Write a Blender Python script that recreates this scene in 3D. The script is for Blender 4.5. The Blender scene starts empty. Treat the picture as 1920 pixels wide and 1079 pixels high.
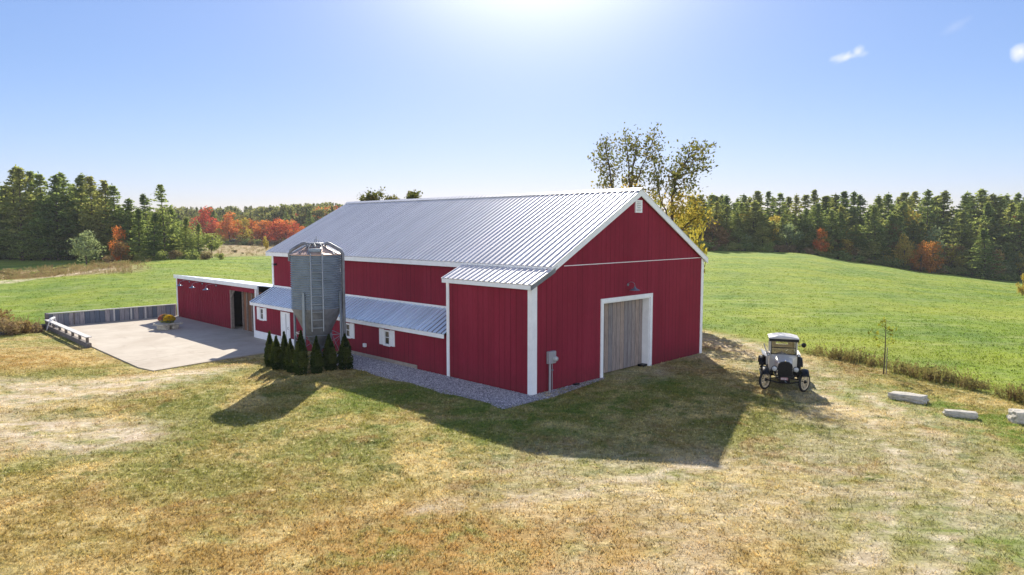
import bpy, math, random
import numpy as np
from mathutils import Vector, Matrix
R = math.radians
random.seed(11); rng = np.random.default_rng(11)
S = bpy.context.scene; C = S.collection
# ------------------------------------------------------------------ layout
F = 1295.0; HY = 428.0; CAMH = 6.2; PITCH = math.atan((539.5-HY)/F)
AX, AY = 0.7333, 25.2258                      # near barn corner on the ground
UX, UY = 0.70208, 0.71210                     # along the gable wall
TH = math.atan2(UY, UX)
def L(u, v, z=0.0):                           # barn frame -> world
    return Vector((AX+UX*u-UY*v, AY+UY*u+UX*v, z))
def toL(x, y):
    return ((x-AX)*UX+(y-AY)*UY, -(x-AX)*UY+(y-AY)*UX)
def sst(a, b, x):
    t = np.clip((x-a)/(b-a), 0, 1); return t*t*(3-2*t)
DEP = [0, 25, 45, 60, 75, 90, 110, 130, 150, 165, 200, 260, 350, 500, 900]
COL = [0, 225, 325, 480, 700, 960, 1322, 1500, 1613, 1760, 1913, 2200]
TAB = np.array([
 [0,-.1,-.25, .1, .5,-.5,-.5, .2, .4, .5, 1, 3, 6,12,20],
 [0,-.1,-.2, .6,1.1,1.37, .6, .4, .4, .5, 1, 3, 6,12,20],
 [0, 0,-.1, .6,1.1,1.4,1.15, .5, .3, .3, .3,1.5, 5,12,20],
 [0, 0, 0, .3, .6, .8, .93, .8, .3, 0,-.3,-.2, 4,12,20],
 [0, 0, 0, .2, .4, .6, .8, .8, .5, .3, .2, .2, 5,14,20],
 [0, 0, 0, .2, .4, .6, .8, .9,1.0, .8, .5, .5, 3, 8,12],
 [0, 0,.05, .2, .4, .6, .85,1.05,1.22,1.0, .2,-.5, 0, 2, 3],
 [0, 0, 0, .1, .2, .4, .6, .75, .76, .4,-.4,-1, 0, 2, 3],
 [0, 0, 0, 0,-.05,-.2,-.55,-.9,-1.3,-1.6,-2,-2, 0, 2, 3],
 [0, 0,-.15,-.4,-.8,-1.2,-2,-2.8,-3.6,-3.9,-4,-3, 0, 2, 3],
 [0,-.05,-.3,-.8,-1.4,-2.2,-3.3,-4.4,-5.6,-6,-5.5,-4, 0, 2, 3],
 [0,-.1,-.4,-1,-1.8,-2.8,-4.2,-5.8,-7,-7.5,-7,-5, 0, 2, 3]], float)
def terr(x, y):
    x = np.asarray(x, float); y = np.asarray(y, float)
    yy = np.maximum(y, 22.0); px = 960+F*x/yy
    ci = np.clip(np.interp(px, COL, range(len(COL))), 0, len(COL)-1.0001)
    di = np.clip(np.interp(np.maximum(y, 0), DEP, range(len(DEP))), 0, len(DEP)-1.0001)
    c0 = ci.astype(int); d0 = di.astype(int); cf = ci-c0; df = di-d0
    cf = cf*cf*(3-2*cf)*.5+cf*.5; df = df*df*(3-2*df)*.35+df*.65
    z = (TAB[c0, d0]*(1-cf)+TAB[c0+1, d0]*cf)*(1-df)+(TAB[c0, d0+1]*(1-cf)+TAB[c0+1, d0+1]*cf)*df
    far = sst(50, 120, y)
    z = z+far*(.10*np.sin(x*.11+y*.05)+.07*np.sin(x*.05-y*.13+1.0))
    u = (x-AX)*UX+(y-AY)*UY; v = -(x-AX)*UY+(y-AY)*UX
    flat = (1-sst(0, 4, -u-4))*(1-sst(0, 8, u-14))*sst(-8, -3, v)*(1-sst(0, 5, v-24))
    z = z*(1-flat)
    w = sst(12.5, 17.0, v)*(1-sst(36.9, 38.6, v))*sst(-11.5, -8.0, u)*(1-sst(5.5, 8, u))
    z = z*(1-w)+(-.40)*w
    return z
def G(x, y): return float(terr(x, y))
def ray(px, py):
    a = (px-960)/F; b = -(py-539.5)/F
    return Vector((a, math.cos(PITCH)+b*math.sin(PITCH), -math.sin(PITCH)+b*math.cos(PITCH)))
# ------------------------------------------------------------------ materials
class NT:
    def __init__(s, name, world=False):
        s.m = bpy.data.worlds.new(name) if world else bpy.data.materials.new(name)
        s.m.use_nodes = True; s.t = s.m.node_tree; s.t.nodes.clear()
    def n(s, typ, ins=None, **kw):
        nd = s.t.nodes.new(typ)
        for k, v in kw.items(): setattr(nd, k, v)
        for k, v in (ins or {}).items():
            if isinstance(v, bpy.types.NodeSocket): s.t.links.new(v, nd.inputs[k])
            elif isinstance(v, bpy.types.Node): s.t.links.new(v.outputs[0], nd.inputs[k])
            else:
                if isinstance(v, tuple) and len(v) == 3 and nd.inputs[k].type == 'RGBA': v = v+(1,)
                nd.inputs[k].default_value = v
        return nd
    def math(s, op, a, b=0.0, c=0.0, clamp=False):
        return s.n('ShaderNodeMath', {0: a, 1: b, 2: c}, operation=op, use_clamp=clamp).outputs[0]
    def mix(s, fac, a, b, mode='MIX'):
        nd = s.n('ShaderNodeMix', {0: fac, 6: a, 7: b}, data_type='RGBA', blend_type=mode); return nd.outputs[2]
    def noise(s, vec, scale, detail=4, rough=.55, dist=0.0):
        return s.n('ShaderNodeTexNoise', {'Vector': vec, 'Scale': scale, 'Detail': detail, 'Roughness': rough, 'Distortion': dist}).outputs[0]
    def ramp(s, fac, lo, hi):
        return s.n('ShaderNodeMapRange', {0: fac, 1: lo, 2: hi, 3: 0.0, 4: 1.0}).outputs[0]
    def rng(s, fac, lo, hi, a, b):
        return s.n('ShaderNodeMapRange', {0: fac, 1: lo, 2: hi, 3: a, 4: b}).outputs[0]
    def obj(s): return s.n('ShaderNodeTexCoord').outputs['Object']
    def pos(s): return s.n('ShaderNodeNewGeometry').outputs['Position']
    def xyz(s, v): return s.n('ShaderNodeSeparateXYZ', {0: v}).outputs
    def scl(s, v, sc): return s.n('ShaderNodeVectorMath', {0: v, 1: sc}, operation='MULTIPLY').outputs[0]
    def bump(s, h, st, d=.02): return s.n('ShaderNodeBump', {'Height': h, 'Strength': st, 'Distance': d}).outputs[0]
    def out(s, sh, vol=None):
        o = s.n('ShaderNodeOutputMaterial')
        if sh is not None: s.t.links.new(sh.outputs[0], o.inputs[0])
        if vol is not None: s.t.links.new(vol.outputs[0], o.inputs[1])
        return s.m
def pbr(N, col, rough=.8, metal=0.0, normal=None, spec=.3):
    d = {'Base Color': col, 'Roughness': rough, 'Metallic': metal, 'Specular IOR Level': spec}
    if normal is not None: d['Normal'] = normal
    return N.n('ShaderNodeBsdfPrincipled', d)
def simple(name, col, rough=.7, metal=0.0, var=.12, scale=6.0, spec=.3, bmp=.1):
    N = NT(name); o = N.obj(); f = N.noise(o, scale, 5, .6)
    k = N.rng(f, .3, .7, 1-var, 1+var)
    c = N.mix(1.0, col, N.n('ShaderNodeCombineColor', {0: k, 1: k, 2: k}).outputs[0], 'MULTIPLY')
    return N.out(pbr(N, c, rough, metal, N.bump(N.noise(o, scale*6, 3), bmp, .01), spec))
def siding(name, axis, col=(.24, .020, .040), pitch=.305, seam=1.22, panel=True):
    N = NT(name); o = N.obj(); X = N.xyz(o); a = X[axis]
    fr = N.math('FRACT', N.math('DIVIDE', N.math('ADD', a, 100.0), pitch))
    g = N.math('LESS_THAN', N.math('ABSOLUTE', N.math('SUBTRACT', fr, .5)), .04)
    idx = N.math('FLOOR', N.math('DIVIDE', N.math('ADD', a, 100.0+pitch/2), pitch))
    wn = N.n('ShaderNodeTexWhiteNoise', {1: idx}, noise_dimensions='1D').outputs[0]
    depth = N.rng(N.math('POWER', wn, 1.6), 0, 1, .12, .95)
    fine = N.noise(N.scl(o, (9, 9, .8)), 4.0, 6, .65)
    big = N.noise(N.scl(o, (1, 1, .5)), .45, 4, .5)
    c = N.mix(N.ramp(big, .35, .68), col, tuple(x*1.25+.004 for x in col))
    c = N.mix(N.rng(fine, .35, .75, 0, .5), c, tuple(x*.55 for x in col))
    strk = N.noise(N.scl(o, (2.2, 2.2, .22)), 1.0, 5, .6)
    c = N.mix(N.rng(strk, .48, .72, 0, .38), c, tuple(x*.62+.006 for x in col))
    c = N.mix(N.rng(strk, .45, .25, 0, .30), c, (min(col[0]*1.3, 1), col[1]*2.2, col[2]*2.0))
    # sun-faded scuffs, paler flecks running down the boards
    fl = N.ramp(N.noise(N.scl(o, (14, 14, 1.1)), 1.3, 3, .5), .735, .76)
    c = N.mix(N.math('MULTIPLY', fl, .35), c, (.42, .16, .13))
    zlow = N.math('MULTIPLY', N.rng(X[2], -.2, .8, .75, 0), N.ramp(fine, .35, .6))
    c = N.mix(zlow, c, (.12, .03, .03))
    c = N.mix(N.math('MULTIPLY', g, depth), c, (.035, .004, .008))
    h = N.math('SUBTRACT', N.math('MULTIPLY', fine, .25), g)
    return N.out(pbr(N, c, .72, 0, N.bump(h, .5, .012), .10))
def metal_roof(name, col, rough, metal, rib_shade_pitch=.305):
    N = NT(name); o = N.obj(); b = N.noise(N.scl(o, (.35, 3.3, .35)), 1.0, 3, .5)
    st = N.noise(N.scl(o, (.6, 9, .6)), 1.5, 4, .6)
    c = N.mix(N.ramp(b, .35, .65), col, tuple(x*.86 for x in col))
    c = N.mix(N.rng(st, .5, .8, 0, .25), c, (.42, .40, .40))
    sh_ = N.n('ShaderNodeTexWhiteNoise', {1: N.math('FLOOR', N.math('DIVIDE', N.math('ADD', N.xyz(o)[1], 50.0), .915))}, noise_dimensions='1D').outputs[0]
    c = N.mix(N.rng(sh_, 0, 1, 0, .22), c, tuple(x*.72 for x in col))
    fr = N.math('FRACT', N.math('DIVIDE', N.math('ADD', N.xyz(o)[1], 61.16-rib_shade_pitch*.5+.036), rib_shade_pitch))
    c = N.mix(N.math('MULTIPLY', N.math('LESS_THAN', N.math('ABSOLUTE', N.math('SUBTRACT', fr, .5)), .055), .85), c, (.11, .10, .115))  # painted shade: dark line along the camera-facing side of each rib
    r = N.rng(st, .3, .7, rough-.06, rough+.08)
    return N.out(pbr(N, c, r, metal, N.bump(b, .12, .02), .5))
def planks(name, axis, width, cols, rough=.85, knots=True, vert=2):
    N = NT(name); o = N.obj(); X = N.xyz(o); a = N.math('DIVIDE', N.math('ADD', X[axis], 100.0), width)
    idx = N.math('FLOOR', a); fr = N.math('FRACT', a)
    wn = N.n('ShaderNodeTexWhiteNoise', {1: idx}, noise_dimensions='1D')
    g = N.math('GREATER_THAN', N.math('ABSOLUTE', N.math('SUBTRACT', fr, .5)), .47)
    off = N.n('ShaderNodeCombineXYZ', {0: N.math('MULTIPLY', idx, 7.3), 1: 0.0, 2: N.math('MULTIPLY', idx, 3.1)}).outputs[0]
    vv = N.n('ShaderNodeVectorMath', {0: N.scl(o, (7, 7, .7)), 1: off}, operation='ADD').outputs[0]
    gr = N.noise(vv, 2.2, 6, .65, 1.2)
    c = N.mix(N.ramp(wn.outputs[0], .15, .85), cols[0], cols[1])
    c = N.mix(N.rng(gr, .4, .7, 0, .8), c, cols[2])
    c = N.mix(g, c, tuple(x*.18 for x in cols[2]))
    h = N.math('SUBTRACT', N.math('MULTIPLY', gr, .4), g)
    return N.out(pbr(N, c, rough, 0, N.bump(h, .5, .012), .2))
def foliage(name, c1, c2, c3=None, trans=.42, hue=.02, val=.3, warm=None):
    N = NT(name); oi = N.n('ShaderNodeObjectInfo').outputs['Random']
    p = N.pos(); o = N.obj()
    n1 = N.noise(p, .55, 3, .5); n2 = N.n('ShaderNodeTexWhiteNoise', {0: N.n('ShaderNodeVectorMath', {0: o, 1: (.35, .35, .35)}, operation='SNAP').outputs[0]}, noise_dimensions='3D').outputs[0]
    c = N.mix(N.ramp(n1, .35, .65), c1, c2)
    if c3: c = N.mix(N.rng(n2, .55, 1, 0, .85), c, c3)
    hsv = N.n('ShaderNodeHueSaturation', {'Hue': N.rng(oi, 0, 1, .5-hue, .5+hue), 'Saturation': 1.0,
              'Value': N.math('MULTIPLY', N.rng(oi, 0, 1, 1+val*.6, 1-val), N.rng(n2, 0, 1, .75, 1.25)), 'Color': c}).outputs[0]
    d = N.n('ShaderNodeBsdfDiffuse', {0: hsv}); t = N.n('ShaderNodeBsdfTranslucent', {0: N.mix(.35, hsv, (.30, .32, .05) if warm is None else warm)})
    return N.out(N.n('ShaderNodeMixShader', {0: trans, 1: d.outputs[0], 2: t.outputs[0]}))
# ground colour shared by the soil sheet and the grass tufts that grow on it
def cover_group():
    g = bpy.data.node_groups.new('ground_cover', 'ShaderNodeTree')
    for nm, ty in (('Zone', 'NodeSocketColor'), ('Bare', 'NodeSocketColor')): g.interface.new_socket(nm, in_out='INPUT', socket_type=ty)
    g.interface.new_socket('Color', in_out='OUTPUT', socket_type='NodeSocketColor')
    g.interface.new_socket('Bare', in_out='OUTPUT', socket_type='NodeSocketFloat')
    N = NT.__new__(NT); N.t = g
    gi = N.n('NodeGroupInput'); go = N.n('NodeGroupOutput')
    z = N.n('ShaderNodeSeparateColor', {0: gi.outputs[0]}).outputs
    b = N.n('ShaderNodeSeparateColor', {0: gi.outputs[1]}).outputs
    p = N.pos()
    ps = N.scl(p, (1, 1, 0))
    nA = N.noise(ps, .16, 5, .6, .6); nB = N.noise(ps, .55, 5, .62, .4); nC = N.noise(ps, 2.3, 4, .6); nD = N.noise(ps, .085, 4, .55, .3)
    # dry lawn
    lawn = N.mix(N.ramp(nB, .40, .58), (.29, .235, .070), (.54, .43, .19))
    lawn = N.mix(N.math('MULTIPLY', N.ramp(nA, .47, .57), .78), lawn, (.18, .205, .045))
    nG = N.noise(ps, 1.15, 5, .7, .6)
    lawn = N.mix(N.math('MULTIPLY', N.ramp(nG, .53, .62), .78), lawn, (.115, .150, .038))
    br = N.ramp(N.noise(ps, .42, 6, .7, .9), .52, .62)
    lawn = N.mix(N.math('MULTIPLY', br, .62), lawn, (.30, .18, .075))
    nE = N.noise(ps, 5.5, 5, .75)
    lawn = N.mix(N.math('MULTIPLY', N.ramp(nE, .54, .64), .62), lawn, (.12, .11, .045))
    lawn = N.mix(N.math('MULTIPLY', N.ramp(nE, .46, .36), .62), lawn, (.72, .62, .34))
    lawn = N.mix(N.math('MULTIPLY', b[2], N.ramp(nG, .34, .56)), lawn, (.15, .23, .035))
    lawn = N.mix(N.math('MULTIPLY', b[1], N.ramp(nG, .36, .56)), lawn, (.40, .25, .085))
    # green hay field
    fld = N.mix(N.ramp(nA, .38, .62), (.145, .225, .032), (.235, .305, .040))
    fld = N.mix(N.math('MULTIPLY', N.ramp(nB, .5, .68), .65), fld, (.125, .20, .04))
    st = N.noise(N.scl(p, (.25, 1.1, 0)), .5, 5, .65, .4)
    fld = N.mix(N.math('MULTIPLY', N.ramp(st, .52, .66), .5), fld, (.36, .38, .15))
    fld = N.mix(N.math('MULTIPLY', N.ramp(N.noise(N.scl(p, (.6, 1.8, 0)), 1.3, 5, .75, .5), .57, .68), .6), fld, (.09, .15, .035))
    fld = N.mix(N.math('MULTIPLY', N.ramp(N.noise(N.scl(p, (.5, 1.5, 0)), .09, 4, .6), .52, .62), .45), fld, (.11, .19, .045))
    fld = N.mix(N.math('MULTIPLY', N.ramp(nD, .45, .62), .45), fld, (.33, .34, .045))
    mdw = N.mix(N.ramp(nB, .4, .6), (.30, .20, .10), (.40, .32, .17))
    mdw = N.mix(N.math('MULTIPLY', N.ramp(nA, .5, .6), .6), mdw, (.13, .15, .05))
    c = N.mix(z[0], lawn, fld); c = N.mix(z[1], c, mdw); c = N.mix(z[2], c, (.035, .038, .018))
    sm = N.math('MULTIPLY', b[0], N.ramp(N.noise(N.scl(p, (.8, 1.3, 0)), .9, 6, .68, .5), .36, .60), clamp=True)
    soil = N.mix(N.ramp(nC, .35, .65), (.46, .36, .25), (.70, .60, .45))
    c = N.mix(sm, c, soil)
    N.t.links.new(c, go.inputs[0]); N.t.links.new(sm, go.inputs[1])
    return g
COVER = cover_group()
def ground_mat():
    N = NT('ground_turf')
    za = N.n('ShaderNodeAttribute', attribute_name='zone').outputs['Color']; ba = N.n('ShaderNodeAttribute', attribute_name='bare').outputs['Color']
    g = N.n('ShaderNodeGroup', node_tree=COVER); N.t.links.new(za, g.inputs[0]); N.t.links.new(ba, g.inputs[1])
    p = N.pos(); f1 = N.noise(p, 9, 6, .75); f2 = N.noise(p, 34, 4, .7); f3 = N.noise(N.scl(p, (.6, 1, 1)), 2.6, 5, .7)
    k = N.math('MULTIPLY', N.rng(f1, .3, .7, .68, 1.28), N.rng(f2, .3, .7, .78, 1.2)); k = N.math('MULTIPLY', k, N.rng(f3, .3, .7, .85, 1.15))
    c = N.mix(1.0, g.outputs[0], N.n('ShaderNodeCombineColor', {0: k, 1: k, 2: k}).outputs[0], 'MULTIPLY')
    h = N.math('ADD', N.math('MULTIPLY', f1, 1.0), N.math('MULTIPLY', f3, 2.2))
    return N.out(pbr(N, c, .95, 0, N.bump(h, .55, .07), .08))
def tuft_mat(name, gain=(1, 1, 1), trans=.4):
    N = NT(name)
    za = N.n('ShaderNodeAttribute', attribute_name='zone', attribute_type='INSTANCER').outputs['Color']
    ba = N.n('ShaderNodeAttribute', attribute_name='bare', attribute_type='INSTANCER').outputs['Color']
    g = N.n('ShaderNodeGroup', node_tree=COVER); N.t.links.new(za, g.inputs[0]); N.t.links.new(ba, g.inputs[1])
    w = N.n('ShaderNodeTexWhiteNoise', {0: N.n('ShaderNodeVectorMath', {0: N.pos(), 1: (.06, .06, 1)}, operation='SNAP').outputs[0]}, noise_dimensions='3D').outputs[0]
    k = N.rng(w, 0, 1, .45, 1.6)
    c = N.mix(1.0, g.outputs[0], N.n('ShaderNodeCombineColor', {0: N.math('MULTIPLY', k, gain[0]), 1: N.math('MULTIPLY', k, gain[1]), 2: N.math('MULTIPLY', k, gain[2])}).outputs[0], 'MULTIPLY')
    d = N.n('ShaderNodeBsdfDiffuse', {0: c}); t = N.n('ShaderNodeBsdfTranslucent', {0: c})
    return N.out(N.n('ShaderNodeMixShader', {0: trans, 1: d.outputs[0], 2: t.outputs[0]}))
M = {}
M['white'] = simple('white_trim_paint', (.87, .88, .88), .6, 0, .06, 3)
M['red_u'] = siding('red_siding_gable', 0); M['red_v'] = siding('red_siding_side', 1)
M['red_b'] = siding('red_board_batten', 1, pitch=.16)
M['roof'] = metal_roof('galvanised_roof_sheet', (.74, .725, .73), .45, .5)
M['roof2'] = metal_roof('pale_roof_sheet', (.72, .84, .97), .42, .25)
M['rusty'] = simple('rust_stained_roof_steel', (.50, .33, .24), .45, .3, .45, 2.2, .5)
M['lad'] = simple('bright_galvanised_steel', (.27, .30, .33), .45, .3, .1, 3, .5)
M['galv'] = simple('galvanised_steel', (.22, .265, .31), .5, .35, .16, 2.5, .5)
M['galvd'] = simple('weathered_galvanised_steel', (.19, .20, .22), .55, .3, .3, 3, .5)
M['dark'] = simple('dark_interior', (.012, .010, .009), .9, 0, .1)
M['glass'] = simple('dark_window_glass', (.02, .022, .024), .12, 0, .05, 1, .6, 0)
M['door'] = planks('weathered_barn_boards', 0, .285, [(.42, .33, .27), (.28, .26, .26), (.15, .12, .11)])
M['wood_in'] = planks('raw_interior_boards', 1, .2, [(.30, .14, .08), (.22, .11, .065), (.10, .055, .035)])
M['postw'] = simple('weathered_post', (.24, .20, .17), .9, 0, .25, 9)
M['fence'] = planks('weathered_grey_boards', 0, .31, [(.13, .16, .21), (.42, .38, .38), (.09, .105, .135)])
M['plank'] = simple('pale_weathered_plank', (.55, .53, .50), .8, 0, .15, 8)
M['timber'] = simple('grey_timber', (.16, .14, .13), .9, 0, .3, 7)
M['concw'] = simple('foundation_concrete', (.34, .29, .24), .9, 0, .2, 5)
M['stone'] = simple('granite_stone', (.47, .44, .37), .9, 0, .28, 7, .2, .5)
M['black'] = simple('black_enamel', (.010, .010, .011), .42, 0, .1, 3, .22, 0)
M['rubber'] = simple('tyre_rubber', (.018, .018, .018), .8, 0, .1)
M['cream'] = simple('cream_truck_paint', (.60, .57, .50), .4, 0, .06, 2, .5, .02)
M['spoke'] = simple('cream_wheel_paint', (.60, .50, .34), .5, 0, .08)
M['tan'] = simple('tan_cab_lining', (.27, .20, .13), .8, 0, .1)
M['chrome'] = simple('bright_metal', (.75, .75, .75), .18, 1, .05, 2, .5, 0)
M['grey'] = simple('grey_meter_enclosure', (.33, .33, .35), .6, 0, .08)
M['bark'] = simple('grey_brown_bark', (.085, .065, .05), .95, 0, .3, 8, .1, .6)
M['lensw'] = simple('lamp_lens', (.42, .44, .44), .15, 0, .05, 2, .5, 0)
M['plate'] = simple('faded_plate', (.30, .16, .17), .6)
M['ink'] = simple('plate_lettering', (.75, .72, .70), .6)
M['flood'] = simple('lamp_shade_steel', (.20, .24, .29), .3, .5, .1)
M['pine'] = foliage('pine_needles', (.17, .25, .085), (.28, .36, .10), (.38, .43, .13), .62, .02, .30)
M['pine2'] = foliage('olive_pine_needles', (.21, .25, .075), (.33, .36, .10), (.42, .40, .13), .62, .02, .25)
M['pinew'] = foliage('far_wood_foliage', (.12, .17, .07), (.20, .23, .08), (.28, .20, .08), .5, .02, .2)
M['leafg'] = foliage('green_leaves', (.20, .27, .08), (.32, .37, .11), (.42, .40, .13), .58, .03, .3)
M['leafp'] = foliage('pale_green_leaves', (.20, .28, .13), (.30, .37, .18), (.40, .45, .25), .5, .01, .1)
M['leafo'] = foliage('orange_leaves', (.56, .19, .04), (.66, .33, .08), (.50, .13, .05), .5, .02, .25, warm=(.7, .22, .04))
M['leafr'] = foliage('red_leaves', (.54, .10, .05), (.64, .19, .07), (.44, .07, .05), .45, .015, .25, warm=(.6, .08, .04))
M['leafy'] = foliage('yellow_leaves', (.40, .34, .06), (.52, .38, .07), (.28, .28, .07), .45, .02, .2, warm=(.6, .45, .06))
M['leafb'] = foliage('rusty_leaves', (.26, .14, .06), (.34, .21, .09), (.20, .17, .07), .4, .02, .25)
M['birch'] = foliage('sparse_dark_leaves', (.085, .10, .035), (.15, .15, .045), (.20, .13, .05), .42, .01, .1)
M['arbor'] = foliage('arborvitae_foliage', (.020, .042, .012), (.040, .068, .016), (.085, .10, .022), .32, .01, .25)
M['sap'] = foliage('sapling_leaves', (.24, .27, .03), (.34, .33, .04), None, .5)
M['brush'] = foliage('dry_brush', (.27, .18, .10), (.38, .26, .15), (.17, .16, .07), .4, .02, .25)
M['weed'] = foliage('tall_weeds', (.20, .13, .06), (.34, .25, .12), (.14, .13, .05), .45, .02, .2)
M['mumr'] = foliage('pink_red_flowers', (.60, .10, .13), (.70, .22, .22), (.12, .18, .06), .4)
M['mumy'] = foliage('golden_flowers', (.75, .42, .02), (.85, .50, .03), (.6, .30, .02), .3)
# ------------------------------------------------------------------ mesh builder
def tag(o, label=None, cat=None, group=None, kind=None):
    if label: o['label'] = label
    if cat: o['category'] = cat
    if group: o['group'] = group
    if kind: o['kind'] = kind
    return o
def empty(name, loc=(0, 0, 0), rz=0.0, label=None, cat=None, group=None):
    o = bpy.data.objects.new(name, None); C.objects.link(o); o.location = loc; o.rotation_euler[2] = rz
    o.empty_display_size = .2
    return tag(o, label, cat, group)
class MB:
    def __init__(s): s.v = []; s.f = []; s.sm = []
    def add(s, vs, fs, smooth=False):
        b = len(s.v); s.v += [tuple(x) for x in vs]; s.f += [tuple(i+b for i in f) for f in fs]; s.sm += [smooth]*len(fs); return s
    def box(s, x0, x1, y0, y1, z0, z1, M4=None):
        vs = [(x, y, z) for z in (z0, z1) for y in (y0, y1) for x in (x0, x1)]
        if M4 is not None: vs = [M4 @ Vector(q) for q in vs]
        return s.add(vs, [(0, 2, 3, 1), (4, 5, 7, 6), (0, 1, 5, 4), (2, 6, 7, 3), (0, 4, 6, 2), (1, 3, 7, 5)])
    def rbox(s, x0, x1, y0, y1, z0, z1, b=.02, M4=None):       # box with chamfered edges
        vs = []; fs = []
        X = (x0, x1); Y = (y0, y1); Z = (z0, z1); id = {}
        for i in (0, 1):
            for j in (0, 1):
                for k in (0, 1):
                    sx = b if i == 0 else -b; sy = b if j == 0 else -b; sz = b if k == 0 else -b
                    for a, q in ((0, (X[i], Y[j]+sy, Z[k]+sz)), (1, (X[i]+sx, Y[j], Z[k]+sz)), (2, (X[i]+sx, Y[j]+sy, Z[k]))):
                        id[(i, j, k, a)] = len(vs); vs.append(q)
        for i in (0, 1): fs.append([id[(i, j, k, 0)] for j, k in ((0, 0), (1, 0), (1, 1), (0, 1))][::(-1 if i == 0 else 1)])
        for j in (0, 1): fs.append([id[(i, j, k, 1)] for i, k in ((0, 0), (1, 0), (1, 1), (0, 1))][::(1 if j == 0 else -1)])
        for k in (0, 1): fs.append([id[(i, j, k, 2)] for i, j in ((0, 0), (1, 0), (1, 1), (0, 1))][::(-1 if k == 0 else 1)])
        for i in (0, 1):
            for j in (0, 1): fs.append([id[(i, j, 0, 0)], id[(i, j, 1, 0)], id[(i, j, 1, 1)], id[(i, j, 0, 1)]])
            for k in (0, 1): fs.append([id[(i, 0, k, 0)], id[(i, 1, k, 0)], id[(i, 1, k, 2)], id[(i, 0, k, 2)]])
        for j in (0, 1):
            for k in (0, 1): fs.append([id[(0, j, k, 1)], id[(1, j, k, 1)], id[(1, j, k, 2)], id[(0, j, k, 2)]])
        for i in (0, 1):
            for j in (0, 1):
                for k in (0, 1): fs.append([id[(i, j, k, a)] for a in (0, 1, 2)])
        if M4 is not None: vs = [M4 @ Vector(q) for q in vs]
        return s.add(vs, fs)
    def tube(s, pts, r, n=8, cap=True, smooth=True):
        P = [Vector(p) for p in pts]; rs = r if isinstance(r, (list, tuple)) else [r]*len(P)
        vs = []; fs = []; up = Vector((.13, .21, .97))
        for i, p in enumerate(P):
            d = (P[min(i+1, len(P)-1)]-P[max(i-1, 0)]).normalized()
            a = d.cross(up)
            if a.length < .05: a = d.cross(Vector((1, 0, 0)))
            a.normalize(); b = d.cross(a)
            for k in range(n):
                t = 2*math.pi*k/n; vs.append(p+(a*math.cos(t)+b*math.sin(t))*rs[i])
        for i in range(len(P)-1):
            for k in range(n): fs.append((i*n+k, i*n+(k+1) % n, (i+1)*n+(k+1) % n, (i+1)*n+k))
        s.add(vs, fs, smooth)
        if cap:
            m = (len(P)-1)*n
            s.add(vs[:n], [tuple(range(n))[::-1]]); s.add(vs[m:], [tuple(range(n))])
        return s
    def lathe(s, prof, n=48, smooth=True, M4=None):
        vs = []; fs = []
        for r, z in prof:
            for k in range(n): t = 2*math.pi*k/n; vs.append((r*math.cos(t), r*math.sin(t), z))
        for i in range(len(prof)-1):
            for k in range(n): fs.append((i*n+k, i*n+(k+1) % n, (i+1)*n+(k+1) % n, (i+1)*n+k))
        if M4 is not None: vs = [M4 @ Vector(q) for q in vs]
        return s.add(vs, fs, smooth)
    def sweep(s, poly, d, smooth=False):                       # extrude polygon (3D points) by vector d
        n = len(poly); P = [Vector(p) for p in poly]; d = Vector(d)
        fs = [(i, (i+1) % n, n+(i+1) % n, n+i) for i in range(n)]
        return s.add(P+[p+d for p in P], [tuple(range(n))[::-1]]+[tuple(range(n, 2*n))]+fs, smooth)
    def build(s, name, mat, parent=None, loc=None, rz=None, fix=True, bevel=0):
        me = bpy.data.meshes.new(name); me.from_pydata(s.v, [], s.f)
        if any(s.sm): me.polygons.foreach_set('use_smooth', s.sm)
        if fix and len(s.f) < 20000:
            import bmesh
            bm = bmesh.new(); bm.from_mesh(me); bmesh.ops.recalc_face_normals(bm, faces=bm.faces); bm.to_mesh(me); bm.free()
        me.materials.append(mat); me.update()
        o = bpy.data.objects.new(name, me); C.objects.link(o)
        if parent is not None: o.parent = parent
        if loc is not None: o.location = loc
        if rz is not None: o.rotation_euler[2] = rz
        if bevel:
            b = o.modifiers.new('bevel', 'BEVEL'); b.width = bevel; b.segments = 2; b.limit_method = 'ANGLE'
        return o
def copy_tree(o, parent=None):
    c = o.copy(); C.objects.link(c)
    if parent is not None: c.parent = parent
    for ch in list(o.children): copy_tree(ch, c)
    return c
def quads(cent, size, nrm_up=.0, aspect=1.5, tri=False, r=None):
    """leaf quads round the given centres (numpy n x 3), random directions; nrm_up pulls their normals upward"""
    r = r or rng; n = len(cent); cent = np.asarray(cent)
    a = r.normal(size=(n, 3)); a[:, 2] *= (1-nrm_up); a /= np.linalg.norm(a, axis=1)[:, None]+1e-9
    b = r.normal(size=(n, 3)); b[:, 2] *= (1-nrm_up); b -= a*(a*b).sum(1)[:, None]; b /= np.linalg.norm(b, axis=1)[:, None]+1e-9
    sz = (size*r.uniform(.6, 1.3, n))[:, None]; a *= sz*.5*aspect; b *= sz*.5
    if tri:
        v = np.stack([cent-a, cent+a*.3+b, cent+a-b*.4], 1).reshape(-1, 3); f = np.arange(3*n).reshape(-1, 3)
    else:
        v = np.stack([cent-a, cent-b*.8, cent+a, cent+b], 1).reshape(-1, 3); f = np.arange(4*n).reshape(-1, 4)
    return v, f
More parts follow.
